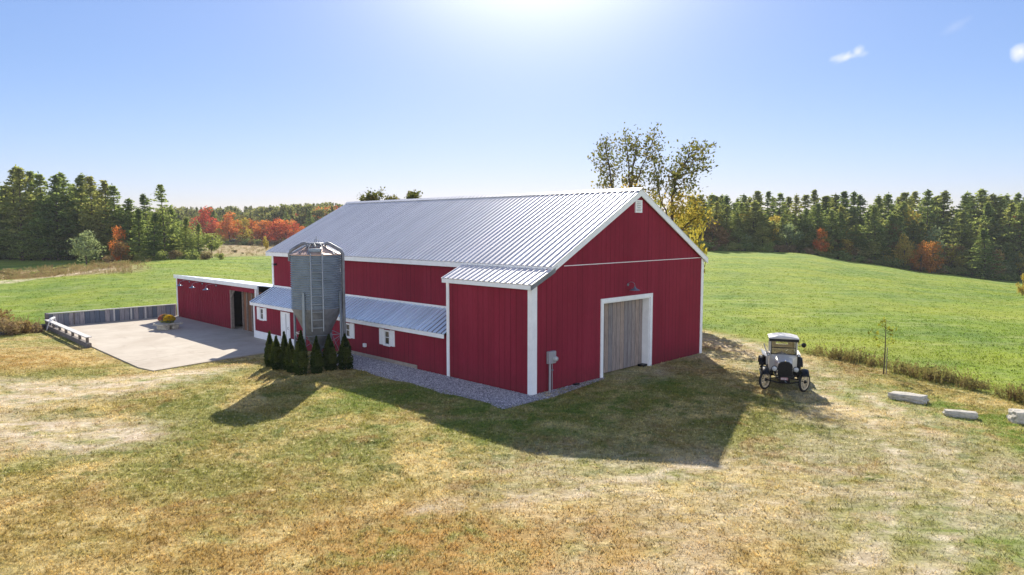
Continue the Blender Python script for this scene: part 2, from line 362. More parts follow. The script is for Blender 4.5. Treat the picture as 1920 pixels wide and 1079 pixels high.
def npmesh(name, v, f, mat):
    me = bpy.data.meshes.new(name); k = f.shape[1]
    me.vertices.add(len(v)); me.vertices.foreach_set('co', np.asarray(v, np.float32).ravel())
    me.loops.add(f.size); me.loops.foreach_set('vertex_index', f.ravel().astype(np.int32))
    me.polygons.add(len(f)); me.polygons.foreach_set('loop_start', np.arange(0, f.size, k, dtype=np.int32)); me.polygons.foreach_set('loop_total', np.full(len(f), k, np.int32))
    me.materials.append(mat); me.update(calc_edges=True); return me
def npobj(name, me, parent=None):
    o = bpy.data.objects.new(name, me); C.objects.link(o)
    if parent is not None: o.parent = parent
    return o
# ------------------------------------------------------------------ ground sheet
def axis(lo, hi, a, b, st, gr):
    c = list(np.arange(a, b+1e-6, st)); s = st; x = b
    while x < hi: s *= gr; x += s; c.append(x)
    s = st; x = a; l = []
    while x > lo: s *= gr; x -= s; l.append(x)
    return np.array(l[::-1]+c)
xs = axis(-1500, 1500, -34, 26, .4, 1.045); ys = axis(-120, 2600, 6, 52, .4, 1.04)
XX, YY = np.meshgrid(xs, ys); ZZ = terr(XX, YY)
nx, ny = len(xs), len(ys)
idx = np.arange(nx*ny).reshape(ny, nx)
Fc = np.stack([idx[:-1, :-1], idx[:-1, 1:], idx[1:, 1:], idx[1:, :-1]], -1).reshape(-1, 4)
def seg_d(x, y, pts):
    d = np.full(np.shape(x), 1e9)
    for (ax, ay), (bx, by) in zip(pts[:-1], pts[1:]):
        t = np.clip(((x-ax)*(bx-ax)+(y-ay)*(by-ay))/((bx-ax)**2+(by-ay)**2), 0, 1)
        d = np.minimum(d, np.hypot(x-ax-t*(bx-ax), y-ay-t*(by-ay)))
    return d
WL_Y = [-60, 0, 15, 24.2, 29.2, 34.3, 42, 60]; WL_X = [34, 24, 20.6, 18.3, 16.9, 14.9, 11.8, 4]
def masks(x, y):
    u = (x-AX)*UX+(y-AY)*UY; v = -(x-AX)*UY+(y-AY)*UX
    xl = np.interp(y, WL_Y, WL_X); wob = .5*np.sin(x*.9+y*.4)+.4*np.sin(y*.7-x*.3)
    px = 960+F*x/np.maximum(y, 20)
    fr = sst(-.6, .8, x-xl+wob*.4)
    fl = sst(36.7, 37.8, v+wob*.3)
    back = sst(14, 20, v-12+wob)*sst(12, 15, u)
    left = sst(33.5, 36, v)*(u < -7.5)*sst(8.5, 10.5, -u)*0
    fld = np.clip(np.maximum.reduce([fr, fl, back, sst(70, 76, y)]), 0, 1)
    # tan meadow behind the left crest
    m1 = sst(76, 80, y)*(1-sst(102, 110, y))*(1-sst(215, 300, px))
    m2 = sst(150, 165, y)*(1-sst(255, 275, y))*sst(330, 400, px)*(1-sst(720, 800, px))
    m3 = sst(126, 134, y)*(1-sst(160, 170, y))*sst(360, 420, px)*(1-sst(720, 800, px))*.7
    mdw = np.clip(np.maximum.reduce([m1, m2, m3]), 0, 1)
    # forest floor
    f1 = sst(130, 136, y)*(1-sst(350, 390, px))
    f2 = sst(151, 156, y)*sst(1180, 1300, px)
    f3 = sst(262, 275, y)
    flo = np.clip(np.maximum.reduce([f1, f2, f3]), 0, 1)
    trk = seg_d(x, y, [(8.5, 44), (11.3, 38), (12.6, 33), (12.6, 27.5), (13.0, 22), (12, 16), (9.5, 10), (8, 0)])
    t2 = seg_d(x, y, [(9.4, 33.5), (11.0, 31.5), (11.8, 24), (8, 17.5), (4.5, 14.5), (1, 10)])
    dirt = np.maximum((1-sst(.7, 2.6, trk))*.42, (1-sst(.5, 2.4, t2))*.5)
    d1 = (1-sst(.8, 3.6, seg_d(x, y, [(-26, 27), (-17.5, 25.8), (-14.5, 29.5)])))*.95
    d2 = (1-sst(.5, 2.8, seg_d(x, y, [(-24, 22), (-17.0, 21.4), (-12.2, 20.4)])))*.95
    d3 = (1-sst(.0, 1.0, seg_d(x, y, [(-12.7, 20.5), (-11.2, 20.3)])))*1.5
    d4 = (1-sst(1, 4.5, seg_d(x, y, [(2, 16.6), (8.5, 15.5), (12.5, 15.5)])))*.5
    road = (1-sst(1.2, 1.9, seg_d(x, y, [(-78, 65), (-54, 72.5), (-53.0, 80), (-51, 86)])))*2
    for off in (-.75, .75):
        tk1 = seg_d(x, y, [(11.6+off, 38), (12.5+off, 33), (12.4+off*.9, 27.5), (12.3+off, 22), (10.8+off, 17), (7.4+off, 12.5), (3+off*.6, 9)])
        dirt = np.maximum(dirt, (1-sst(.15, .55, tk1))*.8)
    for dx_ in (0, .8):
        tk2 = seg_d(x, y, [(5.3+dx_, 18.0), (3.4+dx_, 16.9), (.6+dx_, 15.6), (-2+dx_, 14.9)])
        dirt = np.maximum(dirt, (1-sst(.08, .4, tk2))*.8)
    gat = 1-sst(.3, 1.2, np.hypot((u-6)/3.0*1.1, (v+.8)/1.5))
    dirt = np.maximum.reduce([dirt, d1, d2, np.minimum(d3, 1.5), d4, road, gat*.5])*(1-np.clip(sst(80, 90, y), 0, 1)+0)
    dirt = np.where(y > 70, np.maximum(dirt, road), dirt)
    brn = .55*(1-sst(2, 7, np.hypot((x+7)/2.0, y-12)))*.8+(1-sst(1, 5, np.hypot((x-1)/2.2, y-12.2)))*.6+(1-sst(1, 5, np.hypot((x+24)/1.3, y-33)))*.8
    grn = (1-sst(.4, 3.2, seg_d(x, y, [(13.4, 25.5), (15.0, 22.5), (15.5, 20), (19, 19)])))*.9+(1-sst(1, 3.2, np.hypot(x+13.5, (y-28.5))))*.45+(1-sst(.5, 2.6, np.hypot((x-8.2)/1.4, y-13.0)))*.8+(1-sst(1, 4, np.hypot((x-11.3), y-12)/1))*.5
    grn += (1-sst(.3, 3.0, seg_d(x, y, [(12.0, 44), (14.0, 36.5)])))*.6
    grn += (1-sst(.5, 4.5, seg_d(x, y, [(5.5, 27.0), (1.0, 21.5), (-6, 26)])))*.55
    one = np.ones_like(fld)
    return np.stack([fld, mdw, flo, one], -1), np.stack([np.clip(dirt, 0, 1), np.clip(brn, 0, 1), np.clip(grn, 0, 1), one], -1)
V = np.stack([XX, YY, ZZ], -1).reshape(-1, 3)
gm = npmesh('ground', V, Fc, ground_mat()); gm.polygons.foreach_set('use_smooth', np.ones(len(Fc), bool))
za, ba = masks(V[:, 0], V[:, 1])
for nm, a in (('zone', za), ('bare', ba)):
    at = gm.color_attributes.new(nm, 'FLOAT_COLOR', 'POINT'); at.data.foreach_set('color', a.astype(np.float32).ravel())
# where tufts grow
x, y = V[:, 0], V[:, 1]; uu = (x-AX)*UX+(y-AY)*UY; vv = -(x-AX)*UY+(y-AY)*UX
def inb(u0, u1, v0, v1): return (uu > u0) & (uu < u1) & (vv > v0) & (vv < v1)
cov = inb(-.15, 12.5, -.05, 23) | inb(-2.1, .1, -.9, 12.6) | inb(-8.1, 5, 17.1, 37) | inb(-4.2, 0, 17.0, 37) | inb(0, 6, 22, 37)
vis = (y > 8) & (np.abs(x) < .85*y+3)
lawn = np.where(cov | ~vis | (za[:, 0] > .6), 0, 1.0)*(1-sst(44, 60, y))*(1-.75*sst(22, 40, y))*(1-.8*ba[:, 0])
fld = np.where(vis & ~cov, za[:, 0], 0)*(1-sst(70, 150, y))*(1-sst(30, 60, y)*.7)
pxv = 960+F*x/np.maximum(y, 20)
mdw_w = np.where(y > 70, za[:, 1], 0)*np.where(y < 115, 1.0, .12)*(np.sin(x*.35)*np.sin(y*.5+x*.1) > -.35)*(pxv > -80)*(pxv < 720)
for nm, a in (('lawn_w', lawn), ('field_w', fld), ('meadow_w', mdw_w)):
    at = gm.attributes.new(nm, 'FLOAT', 'POINT'); at.data.foreach_set('value', a.astype(np.float32))
ground = npobj('ground', gm); tag(ground, 'dry mown lawn running into rolling green hay fields', None, None, 'structure')
# ---- scattered stuff through geometry nodes: the object's own mesh is the tuft
def scatter(name, me, surf, dens_attr, dens, smin, smax, seed, label, cat, tilt=.15):
    o = npobj(name, me); tag(o, label, cat, None, 'stuff')
    t = bpy.data.node_groups.new(name+'_scatter', 'GeometryNodeTree')
    t.interface.new_socket('Geometry', in_out='INPUT', socket_type='NodeSocketGeometry')
    t.interface.new_socket('Geometry', in_out='OUTPUT', socket_type='NodeSocketGeometry')
    N = t.nodes; gi = N.new('NodeGroupInput'); go = N.new('NodeGroupOutput')
    oi = N.new('GeometryNodeObjectInfo'); oi.inputs[0].default_value = surf; oi.transform_space = 'RELATIVE'
    dp = N.new('GeometryNodeDistributePointsOnFaces'); dp.distribute_method = 'RANDOM'; dp.inputs['Seed'].default_value = seed
    t.links.new(oi.outputs['Geometry'], dp.inputs['Mesh'])
    if dens_attr:
        na = N.new('GeometryNodeInputNamedAttribute'); na.data_type = 'FLOAT'; na.inputs[0].default_value = dens_attr
        mm = N.new('ShaderNodeMath'); mm.operation = 'MULTIPLY'; mm.inputs[1].default_value = dens
        t.links.new(na.outputs[0], mm.inputs[0]); t.links.new(mm.outputs[0], dp.inputs['Density'])
    else: dp.inputs['Density'].default_value = dens
    ip = N.new('GeometryNodeInstanceOnPoints'); t.links.new(dp.outputs['Points'], ip.inputs['Points']); t.links.new(gi.outputs[0], ip.inputs['Instance'])
    rv = N.new('FunctionNodeRandomValue'); rv.data_type = 'FLOAT_VECTOR'; rv.inputs[0].default_value = (-tilt, -tilt, 0); rv.inputs[1].default_value = (tilt, tilt, 6.283)
    t.links.new(rv.outputs[0], ip.inputs['Rotation'])
    rs = N.new('FunctionNodeRandomValue'); rs.data_type = 'FLOAT'; rs.inputs[2].default_value = smin; rs.inputs[3].default_value = smax
    t.links.new(rs.outputs[1], ip.inputs['Scale'])
    t.links.new(ip.outputs[0], go.inputs[0])
    md = o.modifiers.new('scatter', 'NODES'); md.node_group = t
    return o
def tuft(nb, spread, h, w, seed):
    r = np.random.default_rng(seed); vs = []; fs = []
    for i in range(nb):
        a = r.uniform(0, 6.28); d = spread*math.sqrt(r.uniform()); bx, by = d*math.cos(a), d*math.sin(a)
        la = r.uniform(0, 6.28); ln = r.uniform(.2, .9)*h; hh = h*r.uniform(.5, 1.1); ww = w*r.uniform(.7, 1.3)
        px_, py_ = -math.sin(la)*ww/2, math.cos(la)*ww/2
        b = len(vs)
        vs += [(bx-px_, by-py_, -.01), (bx+px_, by+py_, -.01), (bx+px_*.7+math.cos(la)*ln*.5, by+py_*.7+math.sin(la)*ln*.5, hh*.7), (bx+math.cos(la)*ln, by+math.sin(la)*ln, hh)]
        fs += [(b, b+1, b+2, b+3)]
    return np.array(vs), np.array(fs)
tm = npmesh('lawn_grass', *tuft(16, .13, .045, .012, 3), tuft_mat('lawn_grass_blades', (1.18, 1.15, 1.05)))
scatter('lawn_grass', tm, ground, 'lawn_w', 52.0, .7, 1.5, 5, 'short dry straw and green grass of the lawn', 'grass')
tm = npmesh('field_grass', *tuft(18, .24, .055, .022, 4), tuft_mat('field_grass_blades', (1.1, 1.12, 1.0)))
scatter('field_grass', tm, ground, 'field_w', 9.0, .6, 1.5, 6, 'green hay field grass beyond the yard', 'grass')
# ------------------------------------------------------------------ gravel
def strip(name, poly, mat, z=.012, sub=1):
    mb = MB(); mb.add([L(u, v, G(L(u, v).x, L(u, v).y)+z) for u, v in poly], [tuple(range(len(poly)))]); return mb.build(name, mat)
def gravel_mat():
    N = NT('crushed_gravel'); p = N.pos()
    vo = N.n('ShaderNodeTexVoronoi', {'Vector': p, 'Scale': 26.0}); cc = N.n('ShaderNodeSeparateColor', {0: vo.outputs['Color']}).outputs[0]
    c = N.mix(cc, (.26, .25, .27), (.66, .63, .66)); k = N.rng(vo.outputs['Distance'], .2, .75, 1, .35)
    c = N.mix(1.0, c, N.n('ShaderNodeCombineColor', {0: k, 1: k, 2: k}).outputs[0], 'MULTIPLY')
    return N.out(pbr(N, c, .9, 0, N.bump(vo.outputs['Distance'], .8, .03), .2))
gpoly = []
for v_ in np.arange(12.6, -1.0, -.35): gpoly.append((-2.02+.10*math.sin(v_*1.7)+.05*math.sin(v_*4.1), v_))
gpoly += [(-1.2, -.85), (0, -.72), (1.2, -.62), (2.6, -.42), (3.8, -.30), (4.35, -.12), (4.35, .05), (-.05, .05), (-.05, 12.6)]
gv = MB()
def gz(u, v): p = L(u, v); return G(p.x, p.y)
gl = [(-.05, v_) for v_ in np.arange(12.6, -1.0, -.35)]
n_ = len(gl); tops = []
for i in range(n_): tops.append(L(gpoly[i][0], gpoly[i][1], gz(*gpoly[i])+.014)); tops.append(L(gl[i][0], gl[i][1], gz(*gl[i])+.014))
gv.add(tops, [(2*i, 2*i+1, 2*i+3, 2*i+2) for i in range(n_-1)])
gv.add([L(u, v, .0165) for u, v in [(-.05, -.80), (1.2, -.66), (2.6, -.46), (3.8, -.30), (4.35, -.14), (4.35, .03), (-.05, .03)]], [tuple(range(7))])
gravel = gv.build('gravel_strip', gravel_mat()); tag(gravel, None, None, None, 'structure')
N = NT('pebble_stone'); oi = N.n('ShaderNodeTexWhiteNoise', {0: N.n('ShaderNodeVectorMath', {0: N.pos(), 1: (.05, .05, 1)}, operation='SNAP').outputs[0]}, noise_dimensions='3D').outputs[0]
pebm = N.out(pbr(N, N.mix(oi, (.22, .21, .23), (.80, .76, .78)), .85, 0, None, .3))
pv = np.array([(1, 0, 0), (-.9, .1, 0), (.1, .8, .05), (0, -.85, 0), (.1, .05, .55), (0, 0, -.4)])*.024
pf = np.array([(0, 2, 4), (2, 1, 4), (1, 3, 4), (3, 0, 4), (2, 0, 5), (1, 2, 5), (3, 1, 5), (0, 3, 5)])
scatter('gravel_stones', npmesh('gravel_stones', pv, pf, pebm), gravel, None, 420.0, .5, 1.4, 9, 'loose grey crushed stone in the strip along the barn foot', 'gravel', .8)
# ------------------------------------------------------------------ patio
N = NT('patio_concrete'); o = N.obj(); X = N.xyz(o)
b1 = N.noise(o, .5, 5, .6, .5); b2 = N.noise(N.scl(o, (.5, 1.6, 1)), 2.0, 6, .7); b3 = N.noise(o, 26, 3)
c = N.mix(N.ramp(b1, .35, .65), (.42, .36, .285), (.52, .465, .38)); c = N.mix(N.rng(b2, .5, .75, 0, .45), c, (.34, .28, .22))
c = N.mix(N.rng(b3, .35, .7, 0, .22), c, (.38, .34, .28))
wv = N.math('ADD', X[1], N.math('MULTIPLY', N.noise(o, 1.5, 3), .12))
ln = N.math('LESS_THAN', N.math('ABSOLUTE', N.math('SUBTRACT', wv, 19.85)), .022)
ln = N.math('MULTIPLY', ln, N.ramp(N.noise(o, 1.1, 2), .46, .52))
c = N.mix(N.math('MULTIPLY', ln, .8), c, (.10, .07, .04))
c = N.mix(N.rng(N.noise(N.scl(o, (1, .5, 1)), 1.1, 6, .7, 1.5), .52, .70, 0, .35), c, (.30, .25, .20))
patm = N.out(pbr(N, c, .88, 0, N.bump(b3, .15, .01), .25))
pp = [(-7.72, 16.62), (-7.95, 18), (-7.85, 26), (-7.55, 36.72), (5.2, 36.72), (5.2, 22.98), (.0, 22.98), (0, 17.42), (-1.9, 17.4), (-4, 17.17)]
mb = MB(); mb.sweep([(u, v, -.55) for u, v in pp], (0, 0, .205))
pat = mb.build('patio', patm, loc=(AX, AY, 0), rz=TH); tag(pat, None, None, None, 'structure')
# ------------------------------------------------------------------ barn
barn = empty('barn', (AX, AY, 0), TH, 'long red barn with pale ribbed metal roof, white trim and plank gable door', 'barn')
def zm(u): return 7.87-.535*abs(u-6.75)
def zb(u): return 4.66+.45*(u-.95)
EV = 22.9; BV = 4.85
def wallp(poly, d, mat, name='wall', lab=None):
    mb = MB(); mb.sweep(poly, d); o = mb.build(name, mat, barn)
    if lab: o['label'] = lab
    return o
gp = [(.02, -.5), (4.3, -.5), (4.3, 3.14), (7.75, 3.14), (7.75, -.5), (12.38, -.5), (12.38, zm(12.38)-.09), (6.75, zm(6.75)-.11), (1.1, zm(1.1)-.09), (.02, zb(.02)-.09)]
wallp([(u, 0, z) for u, z in gp], (0, .12, 0), M['red_u'], lab='red gable end wall with grooved boards')
wallp([(0, .13, -.5), (0, BV, -.5), (0, BV, zb(0)-.09), (0, .13, zb(0)-.09)], (.12, 0, 0), M['red_v'], lab='red side wall of the projecting front block')
wallp([(.13, BV-.001, 1.5), (1.3, BV-.001, 1.5), (1.3, BV-.001, zb(1.3)-.09), (.13, BV-.001, zb(.13)-.09)], (0, -.1, 0), M['red_u'])
wallp([(1.3, BV, 2.3), (1.3, EV, 2.3), (1.3, EV, zm(1.3)-.1), (1.3, BV, zm(1.3)-.1)], (.12, 0, 0), M['red_v'], lab='red upper side wall between the main roof and the lean-to roof')
# far end and back walls
wallp([(1.42, EV-.001, -.5), (12.25, EV-.001, -.5), (12.25, EV-.001, zm(12.25)-.1), (6.75, EV-.001, zm(6.75)-.11), (1.42, EV-.001, zm(1.42)-.1)], (0, -.12, 0), M['red_u'])
wallp([(12.38, .13, -.5), (12.38, EV, -.5), (12.38, EV, zm(12.38)-.1), (12.38, .13, zm(12.38)-.1)], (-.12, 0, 0), M['red_v'])
# lean-to wall with openings
wins = [(21.76, 'left'), (12.46, 'mid'), (9.14, 'right')]; WZ0, WZ1 = .82, 1.50; WH = .24
cuts = sorted([(c_-WH, c_+WH, WZ0, WZ1) for c_, _ in wins]+[(18.36, 19.40, -.5, 1.50)])
mb = MB(); x0 = .0; zt = 1.72
y_ = BV+.003
for a, b, z0, z1 in cuts:
    mb.box(.0, .1, y_, a, -.5, zt)
    if z0 > -.5: mb.box(.0, .1, a, b, -.5, z0)
    mb.box(.0, .1, a, b, z1, zt); y_ = b
mb.box(.0, .1, y_, 22.82, -.5, zt); o = mb.build('wall', M['red_v'], barn); o['label'] = 'low red lean-to wall with small windows'
# lean-to end triangle
wallp([(.1, 22.82, -.5), (1.3, 22.82, -.5), (1.3, 22.82, 2.5), (.1, 22.82, 1.78)], (0, -.1, 0), M['red_u'])
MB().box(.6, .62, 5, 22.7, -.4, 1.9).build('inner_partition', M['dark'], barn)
def ribbed(u0, z0, u1, z1, v0, v1, pitch=.305, th=.03, rh=.036):
    d = Vector((u1-u0, 0, z1-z0)); n = Vector((-(z1-z0), 0, u1-u0)).normalized()
    if n.z < 0: n = -n
    prof = [(v0, 0)]; k = v0+pitch*.5
    while k < v1-.06:
        prof += [(k-.028, 0), (k-.012, rh), (k+.012, rh), (k+.028, 0)]; k += pitch
    prof += [(v1, 0), (v1, -th), (v0, -th)]
    P = [Vector((u0, v, z0))+n*h for v, h in prof]
    mb = MB(); m = len(P)-3
    bot = [Vector((u0, v, z0))-n*th for v, h in prof[:m+1]]
    T = P[:m+1]; vs = T+[p+d for p in T]+bot+[p+d for p in bot]; q = m+1
    fs = []
    for i in range(m):
        fs += [(i, i+1, q+i+1, q+i), (2*q+i, 3*q+i, 3*q+i+1, 2*q+i+1), (i, 2*q+i, 2*q+i+1, i+1), (q+i, q+i+1, 3*q+i+1, 3*q+i)]
    fs += [(0, q, 3*q, 2*q), (m, 2*q+m, 3*q+m, q+m)]
    return mb.add(vs, fs)
ov = .22
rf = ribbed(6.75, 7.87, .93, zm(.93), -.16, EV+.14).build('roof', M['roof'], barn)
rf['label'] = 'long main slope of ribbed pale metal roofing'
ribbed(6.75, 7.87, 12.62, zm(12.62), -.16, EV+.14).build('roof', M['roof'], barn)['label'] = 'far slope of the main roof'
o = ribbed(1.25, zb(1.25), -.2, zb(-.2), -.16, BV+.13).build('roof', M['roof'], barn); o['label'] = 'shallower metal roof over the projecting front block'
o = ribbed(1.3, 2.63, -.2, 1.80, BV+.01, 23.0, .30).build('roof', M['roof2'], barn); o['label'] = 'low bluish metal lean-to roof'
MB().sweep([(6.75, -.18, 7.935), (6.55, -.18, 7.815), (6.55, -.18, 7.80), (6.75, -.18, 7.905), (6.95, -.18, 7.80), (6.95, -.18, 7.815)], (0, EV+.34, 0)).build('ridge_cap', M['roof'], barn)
# white trim
def trim(name='trim'): return MB()
# rake boards at gable, near and far ends
for v0, dv in ((-.15, .05), (EV+.08, .05)):
    t = MB()
    for s in (-1, 1):
        ue = .95 if s < 0 else 12.6
        t.sweep([(6.75, v0, 7.87-.032), (ue, v0, zm(ue)-.032), (ue, v0, zm(ue)-.27), (6.75, v0, 7.87-.29)], (0, dv, 0))
    t.build('rake_board', M['white'], barn)
MB().sweep([(1.14, -.153, zb(1.14)-.033), (-.18, -.153, zb(-.18)-.033), (-.18, -.153, zb(-.18)-.21), (1.14, -.153, zb(1.14)-.21)], (0, .05, 0)).build('rake_board', M['galvd'], barn)['label'] = 'grey rake board of the front block roof'
t = MB(); t.box(.95, .98, -.09, EV+.07, zm(.95)-.24, zm(.95)-.035); t.box(12.57, 12.60, -.09, EV+.07, zm(.95)-.24, zm(12.6)-.035)
t.build('fascia', M['white'], barn)
MB().box(-.18, -.15, -.09, BV+.1, zb(-.18)-.20, zb(-.18)-.036).build('fascia', M['white'], barn)
MB().box(-.175, -.14, BV+.03, 22.97, 1.60, 1.775).build('fascia', M['white'], barn)['label'] = 'white fascia under the lean-to roof edge'
# soffits
MB().add([(.98, -.09, zm(.98)-.2), (.98, EV, zm(.98)-.2), (1.3, EV, zm(.98)-.2), (1.3, -.09, zm(.98)-.2)], [(0, 1, 2, 3)]).build('soffit', M['white'], barn)
t = MB(); t.box(1.27, 1.299, BV+.14, EV, 2.62, 2.72); t.build('flashing', M['white'], barn)
# corner boards
for q in ([(-.03, .25, -.03, -.002, 0, zb(.1)-.12), (-.031, -.002, -.001, .19, 0, zb(0)-.1)], [(-.03, -.002, BV-.17, BV+.0, 0, zb(0)-.1)],
          [(12.20, 12.40, -.03, -.002, -.05, zm(12.4)-.12), (12.382, 12.41, -.03, .16, -.05, zm(12.4)-.12)], [(1.27, 1.298, EV-.17, EV, 2.5, zm(1.3)-.22), (1.27, 1.5, EV+.001, EV+.03, 2.5, zm(1.3)-.1)],
          [(-.03, -.002, 22.68, 22.84, -.38, 1.62), (-.03, .14, 22.822, 22.85, -.38, 1.7)]):
    t = MB()
    for b_ in q: t.box(*b_)
    t.build('corner_board', M['white'], barn)
MB().box(-.045, -.004, 19.46, 22.66, -.38, .08).build('skirt_board', M['white'], barn)['label'] = 'white skirting board under the red lean-to wall'
MB().box(-.04, -.004, 17.45, 18.28, -.38, .06).build('skirt_board', M['white'], barn)
MB().box(-.035, -.002, 6.9, 12.3, -.1, .17).build('foundation', M['concw'], barn)
MB().sweep([(1.8, -.012, 4.735), (12.2, -.012, 4.745), (12.2, -.012, 4.772), (1.8, -.012, 4.762)], (0, .01, 0)).build('flashing', M['white'], barn)['label'] = 'thin white flashing line across the gable'
# gable vent
vt = MB(); vt.box(6.46, 6.96, -.05, -.002, 6.86, 6.93); vt.box(6.46, 6.96, -.05, -.002, 7.33, 7.40); vt.box(6.46, 6.53, -.05, -.002, 6.93, 7.33); vt.box(6.89, 6.96, -.05, -.002, 6.93, 7.33)
vo = vt.build('gable_vent', M['white'], barn)
sl = MB()
for k in range(5): sl.box(6.53, 6.89, -.02, .02, -.005, .045, Matrix.Translation((0, -.02, 6.96+k*.078)) @ Matrix.Rotation(.6, 4, 'X'))
sl.build('louvre', M['white'], vo); MB().box(6.53, 6.89, -.006, -.003, 6.93, 7.33).build('backing', M['dark'], vo)
# big plank door
dr = MB().box(4.3, 7.75, .36, .42, .05, 3.14).build('door', M['door'], barn); dr['label'] = 'weathered grey plank sliding door'
MB().box(4.3, 7.75, .0, .5, -.3, -.02).build('sill', M['concw'], barn)
t = MB(); t.box(4.13, 4.30, -.045, -.003, 0, 3.14); t.box(7.75, 7.91, -.045, -.003, .0, 3.14); t.box(4.13, 7.91, -.047, -.004, 3.14, 3.30)
t.box(4.302, 4.34, .002, .355, 0, 3.138); t.box(7.70, 7.748, .002, .355, 0, 3.136); t.box(4.34, 7.70, .002, .355, 3.09, 3.136)
t.build('door_frame', M['white'], barn)
MB().box(7.35, 7.72, .05, .33, .0, .10).build('door_stop', M['black'], barn)
# small door
d2 = MB().box(.02, .06, 18.46, 19.30, -.34, 1.42).build('door', M['white'], barn); d2['label'] = 'narrow white door in the lean-to wall'
t = MB(); t.box(-.03, .08, 18.36, 18.46, -.34, 1.50); t.box(-.03, .08, 19.30, 19.40, -.34, 1.50); t.box(-.03, .08, 18.46, 19.30, 1.42, 1.50); t.build('frame', M['white'], d2)
t = MB(); t.box(.013, .0195, 18.86, 18.90, -.34, 1.42); t.build('plank_joint', M['galvd'], d2)
MB().tube([(.0, 18.56, .55), (-.05, 18.56, .55), (-.05, 18.56, .67), (.0, 18.56, .67)], .012, 6).build('handle', M['black'], d2)
for c_, nm in wins:
    w = MB(); a, b = c_-WH, c_+WH
    w.box(-.03, .06, a-.0, a+.07, WZ0, WZ1); w.box(-.03, .06, b-.07, b, WZ0, WZ1); w.box(-.03, .06, a+.07, b-.07, WZ1-.07, WZ1); w.box(-.05, .06, a-.02, b+.02, WZ0-.06, WZ0+.04)
    w.box(-.01, .02, a+.07, b-.07, (WZ0+WZ1)/2-.012, (WZ0+WZ1)/2+.012)
    wo = w.build('window', M['white'], barn); MB().box(.025, .035, a+.07, b-.07, WZ0+.04, WZ1-.07).build('pane', M['glass'], wo)
    for s in (-1, 1):
        q0 = a-.36 if s < 0 else b+.01
        m_ = MB(); m_.box(-.035, -.002, q0, q0+.34, WZ0-.03, WZ1+.03)
        for e in (.02, .30-.02): m_.box(-.045, -.0355, q0+e, q0+e+.05, WZ0, WZ1)
        m_.build('shutter', M['white'], wo)
vb = MB(); vb.rbox(-.13, -.002, 10.82, 11.0, .50, .68, .02); vb.build('vent_hood', M['white'], barn)
# ------------------------------------------------------------------ lamps, meter, floodlight
def gooseneck(loc, rz, label, grp, mat, arm=.55):
    t = empty('gooseneck_lamp', loc, rz, label, 'lamp', grp)
    MB().lathe([(0, 0), (.06, 0), (.06, .03), (0, .035)], 16, M4=Matrix.Rotation(R(90), 4, 'X')).build('wall_plate', mat, t)
    pts = [(0, 0, 0)]+[(0, -arm*.5*(1-math.cos(a))-.03, .13*math.sin(a)) for a in np.linspace(0, math.pi, 9)]+[(0, -arm-.03, -.10)]
    MB().tube(pts, .011, 8).build('arm', mat, t)
    MB().lathe([(.03, .10), (.045, .08), (.055, .03), (.13, 0), (.22, -.05), (.225, -.06), (.215, -.06), (.12, -.01), (.0, .02)], 24, M4=Matrix.Translation((0, -arm-.03, -.16))).build('shade', mat, t)
    MB().lathe([(0, -.05), (.035, -.02), (.04, .02), (0, .05)], 12, M4=Matrix.Translation((0, -arm-.03, -.20))).build('bulb', M['lensw'], t)
    return t
gooseneck(L(6.02, -.002, 3.78), TH, 'metal gooseneck barn lamp above the grey plank door', None, M['flood'], .34)
l3 = ['dark gooseneck lamp nearest the left corner of the red shed', 'middle of the three dark gooseneck lamps on the red shed', 'dark gooseneck lamp nearest the dark opening of the red shed']
for i, v_ in enumerate((33.9, 31.6, 29.28)):
    gooseneck(L(.44, v_, 2.36), TH-R(68), l3[i], 'three gooseneck lamps on the shed front', M['flood'], .85)
fl = empty('floodlight', L(1.3, 22.42, 4.02), TH-R(90), 'small twin floodlight high on the far left end of the barn side wall', 'floodlight')
MB().box(-.05, .05, -.04, 0, -.05, .05).build('wall_plate', M['black'], fl)
for s in (-1, 1):
    a = Matrix.Translation((s*.13, -.12, -.04)) @ Matrix.Rotation(R(60), 4, 'X') @ Matrix.Rotation(s*.4, 4, 'Y')
    h = MB().lathe([(0, -.06), (.03, -.06), (.04, 0), (.075, .08), (.07, .085), (0, .05)], 14, M4=a).build('lamp_head', M['black'] if s > 0 else M['white'], fl)
MB().tube([(-.13, -.1, -.03), (0, -.04, 0), (.13, -.1, -.03)], .012, 6).build('bracket', M['black'], fl)
me_ = empty('electric_meter', L(1.0, 0, 0), TH, 'grey electric meter box with conduit on the gable wall near the white corner board', 'meter')
MB().rbox(-.2, .2, -.16, -.005, 1.08, 1.55, .015).build('enclosure', M['grey'], me_)
MB().box(-.17, .17, -.175, -.161, 1.40, 1.52).build('cover_flap', M['grey'], me_)
mm = MB().lathe([(0, .14), (.075, .13), (.095, .08), (.10, 0)], 20, M4=Matrix.Translation((.10, -.16, 1.26)) @ Matrix.Rotation(R(90), 4, 'X')).build('meter_dial', M['lensw'], me_)
MB().tube([(-.09, -.09, 1.08), (-.09, -.09, -.02)], .045, 10).build('conduit', M['grey'], me_)
MB().tube([(.09, -.05, 1.08), (.09, -.05, .0)], .014, 8).build('ground_wire', M['grey'], me_)
MB().box(.065, .115, -.08, -.02, .78, .84).build('clamp', M['galv'], me_)
# loose downspout shoe lying at wall foot
MB().rbox(2.35, 2.62, -.18, -.02, .02, .07, .015).build('wall_drain', M['black'], None, (AX, AY, 0), TH)
tag(bpy.data.objects['wall_drain'], 'small black drain outlet at the foot of the gable wall', 'drain')
